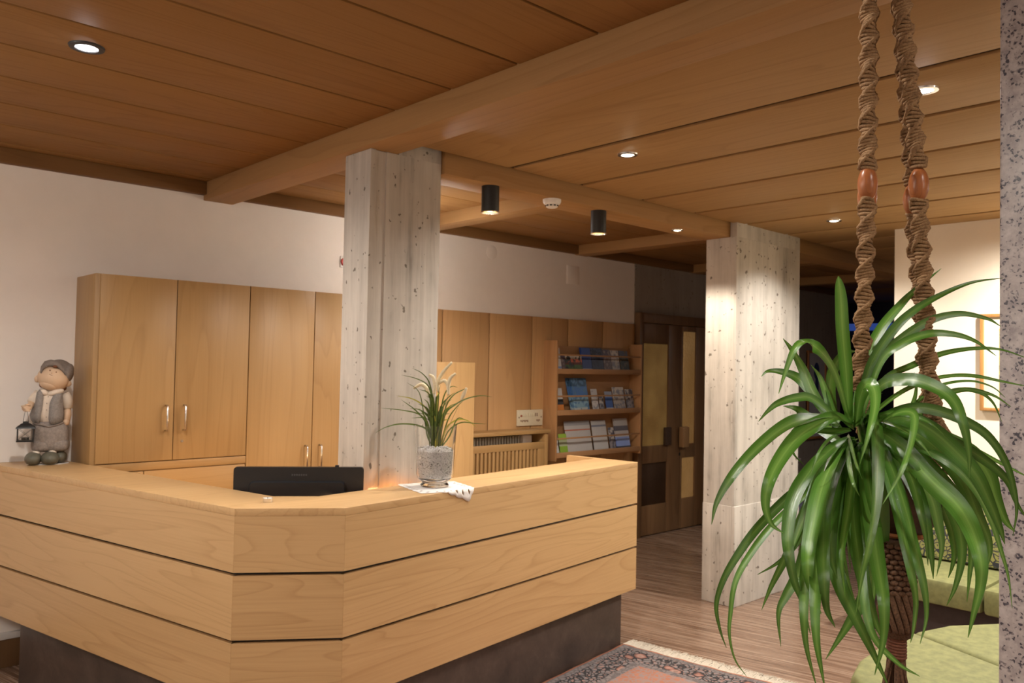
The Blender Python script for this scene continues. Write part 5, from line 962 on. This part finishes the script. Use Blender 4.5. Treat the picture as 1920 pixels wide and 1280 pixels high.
cords = [
 ([hook, H(1.190,.514,2.30), H(1.195,.517,1.962)], [H(1.195,.517,1.915), H(1.197,.521,1.78), H(1.198,.525,1.64), H(1.205,.520,1.57), H(1.215,.512,1.53)]),
 ([hook, H(1.215,.487,2.32), H(1.250,.465,1.962)], [H(1.250,.465,1.915), H(1.264,.460,1.76), H(1.274,.455,1.63), H(1.279,.451,1.592)]),
 ([hook+Vector((.012,.01,0)), H(1.232,.530,2.30), H(1.238,.536,1.952)], [H(1.238,.536,1.905), H(1.242,.541,1.78), H(1.244,.546,1.66), H(1.25,.535,1.56), H(1.252,.52,1.53)]),
 ([hook+Vector((.012,.01,0)), H(1.254,.503,2.32), H(1.292,.489,1.950)], [H(1.292,.489,1.903), H(1.307,.482,1.76), H(1.318,.476,1.63), H(1.315,.473,1.55), H(1.302,.478,1.50)])]
for i, (up_, dn) in enumerate(cords):
    for part in (up_, dn): bm = bmesh.new(); sinnet(bm, part, ph=i*.7); mesh('cord', bm, M_rope, hang, smooth=True)
    e = up_[-1].lerp(dn[0],.5); ball('bead', e, (.0142,.0142,.0265), M_bead, hang, f=lambda p: Vector((p.x,p.y,p.z)))
for q in ([H(1.279,.451,1.595),H(1.283,.447,1.572),H(1.280,.447,1.54),H(1.275,.452,1.51)],[H(1.279,.451,1.595),H(1.293,.443,1.575),H(1.304,.440,1.548),H(1.305,.443,1.51)]):
    bm = bmesh.new(); sinnet(bm, q, .0050, .0042, .0024, .0050, .02); mesh('cord', bm, M_rope, hang, smooth=True)
bm = bmesh.new(); add_tube(bm, [H(1.18,.507,ZL), H(1.18,.507,ZL-.03)], .003, 8); a_ = [H(1.18,.507,ZL-.045)+Vector((.014*math.cos(k*.5+1.6),0,.014*math.sin(k*.5+1.6))) for k in range(11)]; add_tube(bm, a_, .003, 8); mesh('ceiling_hook', bm, M_black, hang, smooth=True)
# coconut-shell pot
pot = thing('coconut_pot', 'dark brown coconut shell pot carried in the macrame hanger under the leaves', 'pot', (1.282,.500,1.412))
bm = bmesh.new(); add_lathe(bm, [(0,0),(.022,.001),(.038,.010),(.050,.028),(.057,.052),(.060,.075),(.058,.095),(.052,.112),(.046,.122),(.043,.120),(.050,.108),(.053,.09),(0,.088)], 36, cap=False)
bmesh.ops.remove_doubles(bm, verts=bm.verts, dist=1e-6)
for v in bm.verts:
    a = math.atan2(v.co.y,v.co.x); k = 1+.035*math.sin(3*a+v.co.z*30)+.02*math.sin(7*a); v.co.x *= k; v.co.y *= k
mesh('shell', bm, M_shell, pot, smooth=True)
lathe('soil', [(0,.108),(.035,.106),(.049,.100)], plain('dark_soil',(.02,.012,.008),.95,noise_amt=.4,nscale=120,bumpy=.6), pot); lathe('shell_rim', [(.030,.0),(.036,.001),(.038,.004),(.036,.008),(.030,.006)], plain('orange_shell_edge',(.30,.10,.03),.4,noise_amt=.2), pot)
# knotted sleeve, wrapped neck and tassel under the pot
bm = bmesh.new(); zc = 1.408
prof = [(1.408,.0245),(1.38,.0235),(1.35,.0225),(1.32,.0228),(1.30,.024),(1.282,.0215),(1.272,.016)]
def rad_(z):
    for (za,ra),(zb2,rb) in zip(prof, prof[1:]):
        if zb2 <= z <= za: return ra+(rb-ra)*(za-z)/(za-zb2)
    return prof[-1][1]
row = 0; z = 1.405
while z > 1.335:                                        # rows of knots
    for k in range(14):
        a = 2*PI*(k+.5*(row%2))/14; R_ = rad_(z); c = H(1.250+R_*math.cos(a), .493+R_*math.sin(a), z)
        add_ball(bm, c, (.0062,.0062,.0042), Matrix.Rotation(random.uniform(-.5,.5),3,'Y'), 8, 5)
    z -= .0075; row += 1
for k in range(16):                                     # twisted cords below
    a = 2*PI*k/16; pts = []
    for q in range(9): z = 1.337-.0072*q; R_ = rad_(z); aa = a+.18*q/2; pts.append(H(1.250+R_*math.cos(aa), .493+R_*math.sin(aa), z))
    add_tube(bm, pts, .0045, 6)
add_tube(bm, [H(1.25,.493,1.41),H(1.25,.493,1.27)], .020, 12)
mesh('knotted_sleeve', bm, M_roped, hang, smooth=True)
bm = bmesh.new(); pts = [H(1.250+.0125*math.cos(k*.6), .493+.0125*math.sin(k*.6), 1.274-.00042*k) for k in range(88)]; add_tube(bm, pts, .0024, 6); add_tube(bm, [H(1.25,.493,1.275),H(1.25,.493,1.235)], .011, 10); mesh('wrapped_neck', bm, plain('red_brown_wrap',(.16,.055,.028),.8,noise_amt=.3,nscale=300,bumpy=.3), hang, smooth=True)
bm = bmesh.new()
for k in range(46):
    a = random.uniform(0,2*PI); r0 = random.uniform(.002,.011); r1 = random.uniform(.004,.030); L_ = random.uniform(.12,.17)
    add_tube(bm, spline([H(1.25+r0*math.cos(a),.493+r0*math.sin(a),1.242), H(1.25+(r0+r1)*.6*math.cos(a),.493+(r0+r1)*.6*math.sin(a),1.242-L_*.4), H(1.25+r1*math.cos(a+.3),.493+r1*math.sin(a+.3),1.242-L_)],4), .0024, 5)
mesh('tassel', bm, M_roped, hang, smooth=True)
